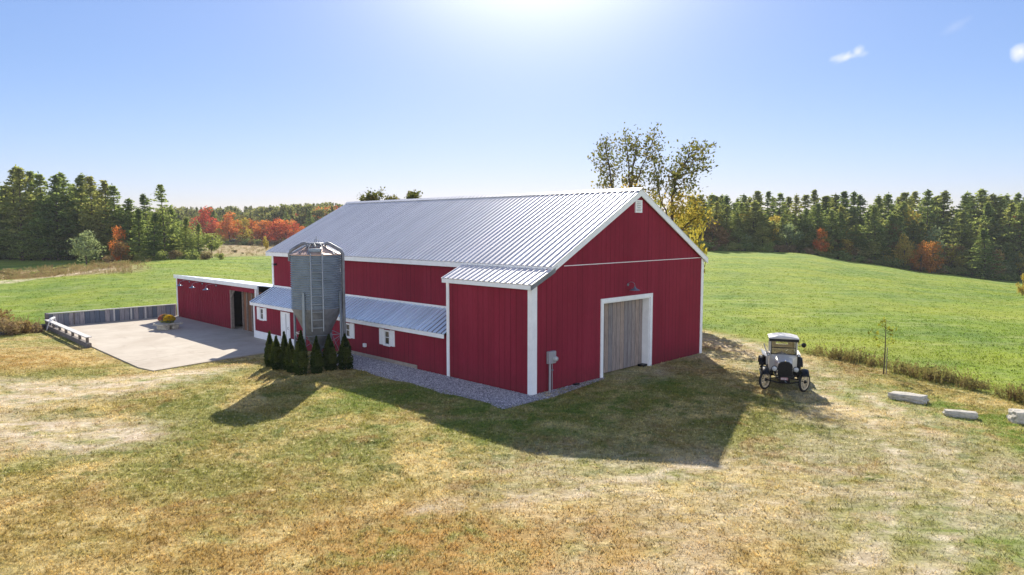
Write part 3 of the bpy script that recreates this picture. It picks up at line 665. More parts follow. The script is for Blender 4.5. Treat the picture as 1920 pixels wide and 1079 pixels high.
# ------------------------------------------------------------------ shed
shed = empty('shed', L(.46, 23.0, -.35), TH, 'low red open shed with white roof edge joined to the far end of the barn', 'shed')
def sz(u): return 3.08-.14*u
SL = 13.5; O0, O1 = .55, 4.05; OH = 2.55
mb = MB(); mb.box(0, .1, O1, SL, -.05, sz(0)-.03); mb.box(0, .1, .45, O1, OH, sz(0)-.03); mb.build('wall', M['red_b'], shed)['label'] = 'red board front wall'
bt = MB()
k = O1+.05
while k < SL: bt.box(-.022, -.002, k, k+.045, 0, sz(0)-.1); k += .32
bt.build('batten', M['red_b'], shed)
mb = MB(); mb.sweep([(.1, SL-.1, -.05), (5.0, SL-.1, -.05), (5.0, SL-.1, sz(5)-.04), (.1, SL-.1, sz(.1)-.04)], (0, .1, 0)); mb.build('wall', M['red_u'], shed)
MB().box(4.9, 5.0, 0, SL-.11, -.05, sz(5)-.05).build('wall', M['wood_in'], shed)['label'] = 'raw board back wall seen through the opening'
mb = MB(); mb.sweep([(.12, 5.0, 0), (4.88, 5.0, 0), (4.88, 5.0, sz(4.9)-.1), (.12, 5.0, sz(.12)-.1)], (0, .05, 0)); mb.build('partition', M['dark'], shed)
# the brown boarded screen seen through the opening
mb = MB(); mb.box(.40, .46, .5, 3.15, 0, 2.6); mb.build('inner_wall', M['wood_in'], shed)
st_ = MB()
for v_ in (1.0, 1.75, 2.45, 3.08): st_.box(.31, .398, v_, v_+.08, 0, 2.6)
st_.build('stud', M['postw'], shed)
for v_ in (.43, O1-.02):
    MB().box(-.03, .16, v_-.0, v_+.14, 0, sz(0)-.1 if v_ < 1 else OH).build('post', M['postw'] if v_ > 1 else M['white'], shed)
MB().sweep([(-.02, O1, OH-.55), (-.02, O1-.5, OH), (-.02, O1-.38, OH), (-.02, O1, OH-.42)], (.08, 0, 0)).build('brace', M['postw'], shed)
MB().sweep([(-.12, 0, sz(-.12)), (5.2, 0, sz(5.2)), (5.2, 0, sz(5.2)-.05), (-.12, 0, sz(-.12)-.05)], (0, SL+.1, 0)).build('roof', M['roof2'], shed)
t = MB(); t.box(-.15, -.121, -.02, SL+.12, sz(0)-.22, sz(0)+.03); t.sweep([(-.15, SL+.101, sz(-.1)+.02), (5.2, SL+.101, sz(5.2)+.02), (5.2, SL+.101, sz(5.2)-.2), (-.15, SL+.101, sz(-.1)-.2)], (0, .03, 0))
t.build('fascia', M['white'], shed)['label'] = 'white fascia along the shed roof edge'
MB().box(-.035, -.002, SL-.16, SL+.0, 0, sz(0)-.23).build('corner_board', M['white'], shed)
# shaded plant pot just inside the opening
# ------------------------------------------------------------------ patio retaining wall, rail, beam
fw = empty('board_wall', L(.46, 36.8, -.35), TH+math.pi, 'long low wall of upright grey weathered boards at the back of the patio', 'wall')
mb = MB(); k = 0
while k < 8.2:
    w = random.choice((.2, .3, .3, .45)); w = min(w, 8.25-k); mb.box(k+.004, k+w-.004, .0+random.uniform(0, .02), .06, 0, .84+random.uniform(-.01, .01)); k += w
mb.build('boards', M['fence'], fw)
MB().box(0, 8.25, -.06, .13, .86, .91).build('top_rail', M['plank'], fw)
for k, mt in ((2.1, 'plank'), (3.05, 'plank'), (4.15, 'plank'), (6.6, 'timber')): MB().box(k, k+.1, -.006+.06, .085, .02, .84).build('post', M[mt], fw)
MB().box(8.12, 8.3, -.09, .1, 0, .93).build('post', M['timber'], fw)
rl = empty('low_rail', L(-7.72, 36.5, -.35), TH-math.pi/2-.015, 'low plank rail on short posts along the left edge of the patio', 'rail')
MB().rbox(0, 10.5, -.22, .02, -.1, .2, .03).build('kerb_timber', M['timber'], rl)
for k in range(7): MB().box(.35+k*1.62, .35+k*1.62+.12, -.17, -.04, .2, .50).build('post', M['timber'], rl)
MB().rbox(.1, 10.45, -.26, .06, .50, .55, .01).build('top_plank', M['plank'], rl)
pA = L(-8.0, 36.4); pB = L(-11.9, 32.6)
bm_ = MB(); ang = math.atan2(pB.y-pA.y, pB.x-pA.x); bm_.rbox(0, 5.4, -.12, .12, -.2, .32, .03)
tag(bm_.build('timber_edging', M['timber'], None, (pA.x, pA.y, G(pA.x, pA.y)), ang), 'grey timber edging log running left from the end of the patio wall', 'timber')
pw = Vector((-29.9, 44.6, 0)); sw = empty('sawhorse', (pw.x, pw.y, G(pw.x, pw.y)+.1), 1.9, 'small white wooden sawhorse at the left end of the grey board wall', 'sawhorse')
MB().box(-.45, .45, -.05, .05, .62, .70).build('top_beam', M['white'], sw)
for sx in (-1, 1):
    for sy in (-1, 1): MB().tube([(sx*.36, sy*.03, .62), (sx*.42, sy*.26, -.1)], .035, 4, smooth=False).build('leg', M['white'], sw)
# ------------------------------------------------------------------ stone bench and flower pots
pl = L(-2.45, 30.1, -.345)
sb = empty('stone_slab_bench', pl, TH+.25, 'stone slab resting on block supports in the middle of the patio', 'bench')
def rock(sx, sy, sz_, seed, n=3, flat=.0, jag=.16):
    import bmesh
    bm = bmesh.new(); bmesh.ops.create_cube(bm, size=1.0); bmesh.ops.subdivide_edges(bm, edges=bm.edges, cuts=n, use_grid_fill=True)
    r = random.Random(seed)
    for v in bm.verts:
        p = v.co.copy(); q = p.normalized()*.62; p = p.lerp(q, .28); v.co = Vector((p.x*sx, p.y*sy, p.z*sz_))+Vector((r.uniform(-1, 1)*sx, r.uniform(-1, 1)*sy, r.uniform(-1, 1)*sz_*(1-flat)))*jag*.22
    return bm
def bmobj(name, bm, mat, parent=None, loc=None):
    me = bpy.data.meshes.new(name); bm.to_mesh(me); bm.free(); me.materials.append(mat); o = bpy.data.objects.new(name, me); C.objects.link(o)
    if parent: o.parent = parent
    if loc: o.location = loc
    return o
bmobj('slab', rock(1.5, 1.05, .15, 4), M['stone'], sb, (0, 0, .34))
bmobj('support', rock(.4, .8, .28, 5), M['stone'], sb, (-.3, 0, .13)); bmobj('support', rock(.45, .8, .28, 6), M['stone'], sb, (.3, 0, .13))
def mum(loc, mat, lab, r_, h_):
    t = empty('potted_mum', loc, 0, lab, 'flowers')
    MB().lathe([(0, 0), (.12, 0), (.17, .2), (.18, .2), (.16, .19), (0, .17)], 20).build('pot', M['timber'], t)
    n = 1500; d = rng.normal(size=(n, 3)); d /= np.linalg.norm(d, axis=1)[:, None]; d[:, 2] = np.abs(d[:, 2])*1.0-.15
    c = d*np.array([r_, r_, h_])*rng.uniform(.9, 1.05, n)[:, None]+[0, 0, .22]
    v, f = quads(c, .045); npobj('blossoms', npmesh('blossoms', v, f, mat), t)
    n = 500; d = rng.normal(size=(n, 3)); d /= np.linalg.norm(d, axis=1)[:, None]; c = d*np.array([r_*.85, r_*.85, h_*.6])+[0, 0, .2]
    v, f = quads(c, .06); npobj('leaves', npmesh('leaves', v, f, M['leafg']), t)
p0 = pl+Vector((-.28, .15, .41)); mum(p0, M['mumr'], 'round pot of pink and red chrysanthemums on the stone slab', .38, .36)
p0 = pl+Vector((.18, -.12, .41)); mum(p0, M['mumy'], 'round pot of golden yellow chrysanthemums on the stone slab', .36, .34)
# ------------------------------------------------------------------ grain bin
SX, SY = -8.62, 30.4; SR = 1.08; sa = R(-90-14)
bin_ = empty('grain_bin', (SX, SY, 0), 0, 'tall galvanised corrugated feed bin with cone bottom standing on legs beside the barn', 'grain bin')
prof = []; z0, z1 = 2.72, 5.05; nr = 24
for i in range(nr*6+1):
    z = z0+(z1-z0)*i/(nr*6); prof.append((SR+.03*math.cos(2*math.pi*i/6), z))
cyl = MB().lathe(prof, 72).build('shell', M['galv'], bin_); cyl['label'] = 'corrugated cylinder wall'
MB().lathe([(SR+.015, 2.74), (SR+.012, 2.70), (.30, 1.05), (.27, 1.03), (.27, .85), (.26, .85), (.26, 1.05)], 48).build('hopper_cone', M['galvd'], bin_)
MB().lathe([(SR+.03, 5.03), (SR+.04, 5.06), (SR-.02, 5.075), (.36, 5.44), (.33, 5.44)], 48).build('roof_cone', M['rusty'], bin_)
sm_ = MB()
for k in range(12):
    a = k*math.pi/6; sm_.tube([(math.cos(a)*(SR+.02), math.sin(a)*(SR+.02), 5.085), (math.cos(a)*.36, math.sin(a)*.36, 5.455)], .016, 5)
sm_.build('roof_seams', M['galv'], bin_)
ld = MB().lathe([(0, 5.57), (.32, 5.555), (.345, 5.54), (.345, 5.47), (.31, 5.47), (.30, 5.42)], 32).build('lid', M['galvd'], bin_)
MB().tube([(.02, 0, 5.56), (.02, 0, 5.84)], .012, 6).build('lid_rod', M['galvd'], bin_)
MB().tube([(-.03, -.1, 5.56), (-.03, -.1, 5.69), (.16, -.1, 5.69), (.16, -.1, 5.56)], .012, 6).build('lid_handle', M['galvd'], bin_)
# roof grab rail frame
fr_ = MB(); ca = sa+R(28)
def rp(a, r, z): return (math.cos(a)*r, math.sin(a)*r, z)
for da in (-.30, .30): fr_.tube([rp(ca+da, SR+.02, 5.06), rp(ca+da*1.3, .75, 5.35), rp(ca+da*2.0, .37, 5.52)], .014, 6)
for r_, z_ in ((.62, 5.42),): fr_.tube([rp(sa-.85, r_, z_), rp(sa-.2, r_, z_), rp(sa+.5, r_, z_), rp(sa+1.1, r_, z_)], .013, 6)
for a in (-.85, -.2, .5, 1.1): fr_.tube([rp(sa+a, .62, 5.42), rp(sa+a, .62, 5.27)], .012, 6); fr_.tube([rp(sa+a, .62, 5.42), rp(sa+a*.6, .34, 5.55)], .012, 6)
fr_.build('roof_rail', M['lad'], bin_)
bmobj('access_hatch', rock(.5, .36, .16, 9, 2, 0, .02), M['galv'], bin_, (math.cos(ca)*.72, math.sin(ca)*.72, 5.24))
# legs with braces
for k in range(4):
    a = sa+k*math.pi/2; c_, s_ = math.cos(a), math.sin(a); m4 = Matrix.Translation((c_*(SR+.055), s_*(SR+.055), 0)) @ Matrix.Rotation(a+math.pi/2, 4, 'Z')
    g = MB(); g.box(-.055, .055, -.03, .03, -.05, 3.45, m4); g.box(-.11, .11, -.09, .09, -.05, .02, m4); g.build('leg', M['galv'], bin_)
br = MB()
for k in range(4):
    a, b = sa+k*math.pi/2, sa+(k+1)*math.pi/2
    for z in (.55, 1.55): br.tube([rp(a, SR+.03, z), rp(b, SR+.03, z)], .013, 6)
    br.tube([rp(a, SR+.03, .6), rp(b, SR+.03, 1.5)], .012, 6); br.tube([rp(a, SR+.05, 1.5), rp(b, SR+.05, .6)], .012, 6)
br.build('brace', M['galv'], bin_)
la = sa+R(30)
ldm = MB()
dx, dy = -math.sin(la)*.24, math.cos(la)*.24
for s in (-1, 1):
    ldm.tube([(math.cos(la)*(SR+.16)+s*dx, math.sin(la)*(SR+.16)+s*dy, 1.80), (math.cos(la)*(SR+.16)+s*dx, math.sin(la)*(SR+.16)+s*dy, 5.08), (math.cos(la)*(SR+.02)+s*dx, math.sin(la)*(SR+.02)+s*dy, 5.12)], .028, 6)
z = 1.95
while z < 5.0: ldm.tube([(math.cos(la)*(SR+.16)+s_*dx, math.sin(la)*(SR+.16)+s_*dy, z) for s_ in (-1, 1)], .02, 6); z += .34
for z in (2.9, 3.8, 4.7):
    for s in (-1, 1): ldm.tube([(math.cos(la)*(SR+.16)+s*dx, math.sin(la)*(SR+.16)+s*dy, z), (math.cos(la)*(SR)+s*dx*1.1, math.sin(la)*(SR)+s*dy*1.1, z)], .014, 6)
ldm.build('ladder', M['lad'], bin_)
def pipe(a, zt, zb_): 
    c_, s_ = math.cos(a), math.sin(a); P = lambda r, z: (c_*r, s_*r, z)
    return MB().tube([P(.40, 5.50), P(.52, 5.53), P(.62, 5.50), P(1.02, 5.27), P(1.13, 5.19), P(1.18, 5.06), P(1.18, zb_)], [.075]*7, 14)
pipe(R(178), 5, 4.75).build('vent_pipe', M['galvd'], bin_)['label'] = 'short curved pipe on the left of the bin roof'
pipe(R(-2), 5, .9).build('fill_pipe', M['galvd'], bin_)['label'] = 'long curved pipe running down the right side of the bin'
MB().tube([(0, 0, .86), (0, 0, .62), (.3, .25, .5), (.5, .5, .5)], [.22, .16, .08, .08], 12).build('auger_boot', M['galvd'], bin_)
# ------------------------------------------------------------------ vegetation generators
def arbor_mesh(h, r, seed):
    g = np.random.default_rng(seed); n = 5200; t = g.uniform(0, 1, n)**.8; a = g.uniform(0, 6.283, n)
    prof_ = np.where(t < .25, .80+.20*(t/.25), np.maximum(1-((t-.25)/.75)**(1.6+.25*math.sin(seed*2.3)), .04))
    lob = 1+.16*np.sin(a*5+seed+t*9)+.12*np.sin(a*8-t*25+seed)
    rr = r*prof_*lob*g.uniform(.72, 1.04, n)
    c = np.stack([rr*np.cos(a)+.05*math.sin(seed*1.7)*t, rr*np.sin(a), .04+t*h*(1+.03*np.sin(a*3+seed))], 1); sz = .06
    v, f = quads(c, sz, 0, 1.6, r=g); return v, f
ab = [(505.7, 688, 62, 17, 'leftmost dark arborvitae of the row round the grain bin'), (518, 694, 60, 18, 'second arborvitae from the left, slim and dark'),
 (536, 694, 68, 19, 'tall arborvitae, third from the left, in front of the white lean-to door'), (546.5, 699.5, 60, 17, 'slightly shorter arborvitae, fourth from the left end of the row'),
 (564, 703.6, 79, 25, 'tall broad arborvitae just left of the front leg of the grain bin'), (594, 701, 66, 22, 'dark cone arborvitae right of the front leg of the grain bin'),
 (620, 695, 64, 24, 'arborvitae second from the right end, by the gravel edge'), (647.5, 694, 64, 26, 'broad arborvitae at the right end of the row beside the gravel strip')]
for i, (px, py, hp, wp, lab) in enumerate(ab):
    r_ = ray(px, py); t_ = -CAMH/r_.z; x_, y_ = r_.x*t_, r_.y*t_; sc_ = y_/F
    o = empty('arborvitae', (x_, y_, G(x_, y_)), 0, lab, 'shrub', 'arborvitae row round the grain bin')
    v, f = arbor_mesh(hp*sc_*1.03, wp*sc_*.5, 30+i); npobj('foliage', npmesh('foliage', v, f, M['arbor']), o)
    MB().tube([(0, 0, -.05), (0, 0, hp*sc_*.8)], [.035, .012], 7).build('stem', M['bark'], o)
def pine_data(H, seed, W=.17, bare=.22, dense=1.0, style=0):
    g = np.random.default_rng(seed); cs = []; tr = MB()
    asym = g.uniform(0, 6.28); lean = g.normal(0, .014, 2); P = lambda z: np.array([lean[0]*z*z/H*1.5, lean[1]*z*z/H*1.5, z])
    tr.tube([P(z) for z in np.linspace(-.4, H*.985, 7)], list(np.linspace(H*.016, .03, 7)), 7)
    z = H*bare
    while z < H*.985:
        t = (z-H*bare)/(H*(1-bare)); 
        if style == 0: ln = W*H*min(1, (1-t)*1.75+.03)**.85*(.80+.25*math.sin(math.pi*min(t*1.3, 1)))*.78*g.uniform(.7, 1.25)
        else: ln = W*H*(1-t)**.9*1.15
        nb = g.integers(4, 7); a0 = g.uniform(0, 6.28)
        for k in range(nb):
            if g.uniform() < (.12 if style == 0 else .02): continue
            a = a0+k*6.283/nb+g.normal(0, .25); l = max(ln*g.uniform(.5, 1.25)*(1+.28*math.cos(a-asym)), .3); rise = g.uniform(.02, .30) if style == 0 else g.uniform(-.25, .05)
            b0 = P(z); d = np.array([math.cos(a), math.sin(a), rise])
            if style == 0 and l > 1.0 : tr.tube([b0, b0+d*l*.8], [.045*l/2, .012], 3, cap=False)
            m = max(3, int(l/.38*dense))
            ts = np.linspace(.28, 1, m)
            pts = b0+d*l*ts[:, None]+np.array([0, 0, 1])*(ts[:, None]**2)*l*.10
            wd = .16+.30*np.sin(np.pi*np.clip(ts, 0, .92))*l*.45
            for p, w in zip(pts, wd):
                q = 5; off = g.normal(size=(q, 3))*np.array([w, w, .08+.05*w]); cs.append(p+off)
        z += g.uniform(.40, .95)*H/18*(1.0 if t < .8 else .55)
    top = P(H*.975)+g.normal(size=(16, 3))*[.16, .16, .32]; cs.append(top)
    c = np.concatenate(cs); v, f = quads(c, .36*H/18+.02, .6, 1.8, r=g); return v, f, tr
def blob_tree(H, Wd, seed, bare=.15, leaf=.36, n=1900, nb=17, shape='round'):
    g = np.random.default_rng(seed); tr = MB(); cs = []
    tr.tube([(0, 0, -.3), (g.normal(0, .1), g.normal(0, .1), H*.35), (g.normal(0, .3), g.normal(0, .3), H*.8)], [H*.02, H*.014, .03], 7)
    for k in range(nb):
        t = g.uniform(0, 1); z = H*(bare+.10+(1-bare-.18)*t)
        pr = math.sin(math.pi*(.12+.80*t))**.7 if shape == 'round' else (1-t)**.7+.1
        a = g.uniform(0, 6.28); d = Wd*.5*pr*g.uniform(.25, .85); cx, cy = math.cos(a)*d, math.sin(a)*d
        r_ = Wd*g.uniform(.13, .24)
        tr.tube([(0, 0, z*.7), (cx*.9, cy*.9, z)], [.05, .015], 4, cap=False)
        m = n//nb; dd = g.normal(size=(m, 3)); dd /= np.linalg.norm(dd, axis=1)[:, None]
        rr = g.uniform(.45, 1.08, m)[:, None]; c = np.array([cx, cy, z])+dd*rr*r_*np.array([1.15, 1.15, .85]); cs.append(c)
    c = np.concatenate(cs); c = c[c[:, 2] > .05]; v, f = quads(c, leaf, .15, 1.35, r=g); return v, f, tr
def make_proto(name, data, mat):
    v, f, tr = data; return dict(crown=npmesh(name+'_crown', v, f, mat), trunk=None, tr=tr, H=float(v[:, 2].max()))
PIN = [pine_data(18, 100+i, W=(.27, .24, .31, .23, .33, .25)[i], dense=1.15, bare=(.05, .18, .08, .26, .03, .12)[i]) for i in range(6)]
CON = [pine_data(14, 140+i, W=.22, bare=.03, style=1, dense=1.3) for i in range(2)]
RND = [blob_tree(9, 7, 160+i, bare=(.08, .15, .05)[i]) for i in range(3)]
SHR = [blob_tree(2.6, 4.2, 180+i, bare=0, leaf=.26, n=1100, nb=9) for i in range(3)]
protos = {}
def proto(kind, mat, i):
    key = (kind, mat, i)
    if key not in protos:
        data = {'pine': PIN, 'cone': CON, 'round': RND, 'shrub': SHR}[kind][i]
        cm = npmesh('crown', data[0], data[1], M[mat])
        tm_ = bpy.data.meshes.new('trunk'); tm_.from_pydata(data[2].v, [], data[2].f); tm_.materials.append(M['bark']); tm_.update()
        protos[key] = (cm, tm_, float(np.percentile(data[0][:, 2], 99.8)))
    return protos[key]
NAMES = {'pine': ('pine_tree', 'tree'), 'cone': ('conifer_tree', 'tree'), 'round': ('broadleaf_tree', 'tree'), 'shrub': ('shrub', 'shrub')}
def plant(kind, mat, i, px, dep, ytop, label, group, wide=1.0, xy=None, hgt=None):
    cm, tm_, H0 = proto(kind, mat, i)
    x_, y_ = ((px-960)/F*dep, dep) if xy is None else xy
    zg = G(x_, y_); zt = CAMH-(ytop-HY)*dep/F if hgt is None else zg+hgt
    s = (zt-zg)/H0
    o = empty(NAMES[kind][0], (x_, y_, zg-.05), random.uniform(0, 6.28), label, NAMES[kind][1], group)
    sw_ = s**.85*wide if kind != 'shrub' else s*wide
    o.scale = (sw_, sw_, s)
    a = npobj('crown', cm, o); b = npobj('trunk', tm_, o)
    return o
rr = random.Random(5)
# ---- left wood
gL = 'tall pines of the left wood'
lt = [(-28, 330), (-8, 322), (27, 315), (43, 317), (65, 324), (87, 329), (110, 331), (130, 327), (155, 329), (178, 332), (205, 340), (222, 350), (245, 374), (280, 366)]
labs = {27: 'tallest dark pine at the left edge of the left wood', 130: 'dense dark pine rising behind the pale green round tree', 205: 'pine on the right shoulder of the left wood where the skyline starts to drop'}
for k, (px, yt) in enumerate(lt):
    plant('pine', rr.choice(['pine', 'pine', 'pine2']), k % 6, px, 128+rr.uniform(0, 8), yt, labs.get(px, 'tall dark pine in the dense left wood'), gL, 1.15)
for k in range(34):
    px = -40+rr.uniform(0, 400); pm = rr.choice(['pine', 'pine2']); top = np.interp(px, [-40, 180, 225, 260, 290, 360], [338, 345, 365, 395, 392, 420])
    plant('pine', pm, rr.randrange(6), px, 136+rr.uniform(0, 26), top+rr.uniform(0, 22), 'pine crowded in the shaded back of the left wood', 'pines deep in the left wood', 1.15)
for k in range(14):
    px = -20+k*19+rr.uniform(-6, 6); plant('pine', rr.choice(['pine', 'pine2']), rr.choice([0, 2, 4]), px, 128+rr.uniform(0, 5), 395+rr.uniform(-25, 30), 'younger full pine at the front of the left wood', 'younger pines at the front of the left wood', 1.3)
for k in range(22):
    px = -20+rr.uniform(0, 380); plant('round', rr.choice(['leafg', 'leafg', 'pine']), rr.randrange(3), px, 126+rr.uniform(0, 10), 448+rr.uniform(-25, 18), 'dark leafy undergrowth tree at the foot of the left wood', 'undergrowth trees at the foot of the left wood')
plant('pine', 'pine', 3, 310, 118, 347, 'lone tall pine with flat tiers standing above the right end of the left wood', None, .95)
plant('pine', 'pine', 1, 326, 122, 392, 'shorter pine right beside the lone tall tiered pine', None, 1.2)
plant('cone', 'leafg', 0, 348, 118, 408, 'bushy green conifer at the right end of the left wood', None, 1.1)
plant('cone', 'pine', 1, 372, 121, 420, 'dark low conifer next to the far tan meadow', None, 1.1)
plant('round', 'leafg', 1, 398, 124, 437, 'rounded green tree at the very right end of the left wood', None, .9)
plant('cone', 'pine', 0, 262, 118, 392, 'dark conifer between the wood and the lone tall pine', None, 1.2)
plant('cone', 'pine', 1, 290, 116, 400, 'dark conifer just left of the lone tall pine', None, 1.2)
plant('round', 'leafp', 0, 162, 112, 432, 'pale green rounded tree standing in front of the left wood', None, 1.05)
plant('round', 'leafb', 1, 226, 112, 452, 'rust tinged small tree at the foot of the left wood', None, .75)
plant('round', 'leafo', 2, 224, 113.5, 424, 'small tree with an orange top in front of the left wood', None, .6)
plant('shrub', 'leafb', 0, 180, 102, 487, 'rusty brown shrub below the pale green tree', None, 1.1)
for k, (px, yt, m_) in enumerate([(205, 478, 'brush'), (240, 476, 'leafb'), (262, 474, 'leafg'), (300, 470, 'leafg'), (330, 468, 'brush'), (360, 466, 'leafg'), (385, 470, 'brush'), (412, 474, 'leafg')]):
    plant('shrub', m_, k % 3, px, 113, yt, 'low shrub along the grassy crest below the left wood', 'shrubs along the left field crest')
for k in range(12):
    px = -10+k*18+rr.uniform(-6, 6); plant('shrub', rr.choice(['brush', 'leafg', 'brush']), k % 3, px, 86+rr.uniform(0, 14), 503+rr.uniform(0, 8), 'low dry bush in the brown meadow strip at the left', 'bushes of the left meadow strip', 1.2)
for k, (px, dp, yt) in enumerate([(420, 150, 478), (455, 160, 473), (478, 150, 478), (492, 140, 481), (440, 170, 468)]):
    plant('shrub', 'brush', k % 3, px, dp, yt, 'low scrub bush on the tan meadow behind the field crest', 'bushes on the tan meadow', 1.3)
plant('round', 'leafy', 1, 499, 150, 443, 'thin yellow sapling on the tan meadow left of the barn roof', None, .3)
# ---- autumn trees across the tan meadow
aut = [(388, 388, 'leafr', 'crimson tree, leftmost of the autumn trees across the meadow'), (398, 418, 'leafr', 'small bright red tree low beside the dark pine across the meadow'), (415, 428, 'leafy', 'yellow green tree between the crimson tree and the orange trees'),
 (432, 398, 'leafo', 'orange red tree just right of the crimson one across the meadow'), (446, 413, 'leafo', 'deep orange tree in the middle of the autumn row'), (460, 409, 'leafy', 'golden tree in the middle of the autumn row'),
 (474, 411, 'leafo', 'rounded orange tree left of the barn eave across the meadow'), (492, 413, 'leafo', 'orange tree directly above the left barn eave'), (508, 416, 'leafr', 'red tree directly above the left barn eave'),
 (521, 410, 'leafr', 'scarlet tree behind the rising barn roof edge'), (538, 412, 'leafo', 'orange tree touching the barn roof edge'), (552, 418, 'leafr', 'red tree touching the barn roof edge'), (568, 424, 'leafo', 'low orange tree partly hidden by the roof edge')]
for k, (px, yt, m_, lab) in enumerate(aut): plant('round', m_, k % 3, px, 255+rr.uniform(-6, 8), yt, lab, None, 1.0)
for px, yt in [(405, 395), (422, 408), (383, 396), (540, 398), (583, 396)]: plant('pine', 'pine', rr.randrange(6), px, 262, yt, 'dark pine standing among the autumn trees', 'pines among the autumn trees', 1.0)
for k, (px, yt, m_) in enumerate([(585, 388, 'leafr'), (610, 383, 'leafo'), (600, 390, 'leafo'), (560, 395, 'leafr'), (628, 381, 'leafr'), (575, 400, 'leafr'), (520, 398, 'leafo'), (505, 402, 'leafr'), (455, 398, 'leafb'), (480, 400, 'leafb')]):
    plant('round', m_, k % 3, px, 285+rr.uniform(0, 15), yt+6, 'red or orange tree on the wooded slope above the barn roof edge', 'autumn trees on the far slope')
for k in range(16): plant('shrub', rr.choice(['leafg', 'brush', 'leafb']), k % 3, 405+k*11, 248, 450+rr.uniform(-4, 3), 'low bush at the foot of the autumn trees', 'bushes at the foot of the autumn trees', 1.2)
# ---- far wooded hill: one mass
vs, fs, nn = [], [], 0
g = np.random.default_rng(77)
small = [pine_data(16, 200+i, W=.2, bare=.12, dense=.6) for i in range(3)]+[blob_tree(13, 9, 210+i, n=900, leaf=.8) for i in range(2)]
for k in range(420):
    dep = g.uniform(275, 440); px = g.uniform(-40, 1350) if k % 3 == 0 else g.uniform(300, 700)
    x_ = (px-960)/F*dep; v, f, _ = small[g.integers(0, 5)]
    top = np.interp(px, [0, 330, 480, 560, 620, 660, 1350], [388, 388, 386, 383, 379, 385, 400])+g.uniform(-1, 14)
    zg = G(x_, dep); zt = CAMH-(top-HY)*dep/F; s = max(zt-zg, 6)/v[:, 2].max(); a = g.uniform(0, 6.28); ca_, sa_ = math.cos(a)*s, math.sin(a)*s
    sub = g.permutation(len(f))[:900]; q = v[f[sub]].reshape(-1, 3)
    w = np.stack([q[:, 0]*ca_-q[:, 1]*sa_+x_, q[:, 0]*sa_+q[:, 1]*ca_+dep, q[:, 2]*s+zg], 1)
    vs.append(w); fs.append(np.arange(len(w)).reshape(-1, 4)+nn); nn += len(w)
o = npobj('far_wood', npmesh('far_wood', np.concatenate(vs), np.concatenate(fs), M['pinew'])); tag(o, 'distant wooded hill of mixed evergreens behind the fields', 'woodland', None, 'stuff')
# ---- right wood
gR = 'tall pines on the skyline of the right wood'
rt = [(1303, 372), (1323, 365), (1340, 370), (1357, 367), (1376, 370), (1393, 360), (1415, 362), (1433, 360), (1463, 367), (1487, 367), (1507, 363), (1522, 361), (1547, 363), (1565, 367), (1583, 363), (1597, 362), (1617, 367), (1640, 361), (1667, 363), (1685, 366), (1703, 358), (1733, 358), (1750, 366), (1767, 362), (1793, 359), (1813, 364), (1833, 357), (1850, 361), (1878, 370), (1907, 362), (1935, 360), (1960, 364)]
labs = {1433: 'tall pine on the skyline left of the paler broadleaf trees in the right wood', 1833: 'pine with a ragged tall top near the right edge of the photo'}
for k, (px, yt) in enumerate(rt): plant('pine', rr.choice(['pine', 'pine', 'pine2']), rr.randrange(6), px+rr.uniform(-5, 5), 170+rr.uniform(0, 14), yt+(0 if px in labs else rr.uniform(-4, 7)), labs.get(px, 'tall pine on the skyline of the right wood'), gR, rr.uniform(.9, 1.45))
for k in range(46):
    px = 1290+rr.uniform(0, 670); plant('pine', rr.choice(['pine', 'pine2']), rr.randrange(6), px, 158+rr.uniform(0, 14), 385+rr.uniform(-8, 34), 'pine standing in the front ranks of the right wood', 'front rank pines of the right wood', 1.15)
for k in range(44):
    px = 1290+rr.uniform(0, 670); plant('pine', rr.choice(['pine', 'pine2']), rr.randrange(6), px, 184+rr.uniform(0, 30), 371+rr.uniform(-4, 16), 'pine filling the back of the right wood', 'back rank pines of the right wood', 1.15)
crest = lambda px: float(np.interp(px, [1290, 1440, 1560, 1680, 1760, 1913, 2000], [470, 474, 485, 503, 513, 530, 540]))
for k in range(40):
    px = 1300+k*16.5+rr.uniform(-7, 7); m_ = rr.choice(['leafg', 'leafp', 'pine2', 'leafb', 'leafg', 'leafy'])
    plant('round', m_, rr.randrange(3), px, 156+rr.uniform(0, 4), crest(px)-rr.uniform(28, 62), 'green and brown broadleaf tree at the foot of the right wood', 'broadleaf trees at the foot of the right wood', 1.1)
for k in range(18):
    px = 1300+k*37+rr.uniform(-14, 14); plant('round', rr.choice(['leafg', 'leafg', 'leafb', 'leafy', 'leafp', 'pine2']), rr.randrange(3), px, 160+rr.uniform(0, 6), crest(px)-rr.uniform(55, 90), 'taller broadleaf crown rising between the pines of the right wood', 'tall broadleaf trees in the right wood', .85)
for k in range(46):
    px = 1296+k*14+rr.uniform(-5, 5); plant('shrub', rr.choice(['leafg', 'pine', 'brush']), rr.randrange(3), px, 153.5, crest(px)-rr.uniform(8, 20), 'dark shrub along the edge of the right field', 'shrubs along the right field edge', 1.4)
for k in range(30):
    px = 1295+k*22+rr.uniform(-8, 8); plant('pine', rr.choice(['pine', 'pine2']), rr.choice([0, 2, 4]), px, 158+rr.uniform(0, 5), crest(px)-rr.uniform(60, 100), 'younger full pine at the front of the right wood', 'younger pines at the front of the right wood', 1.25)
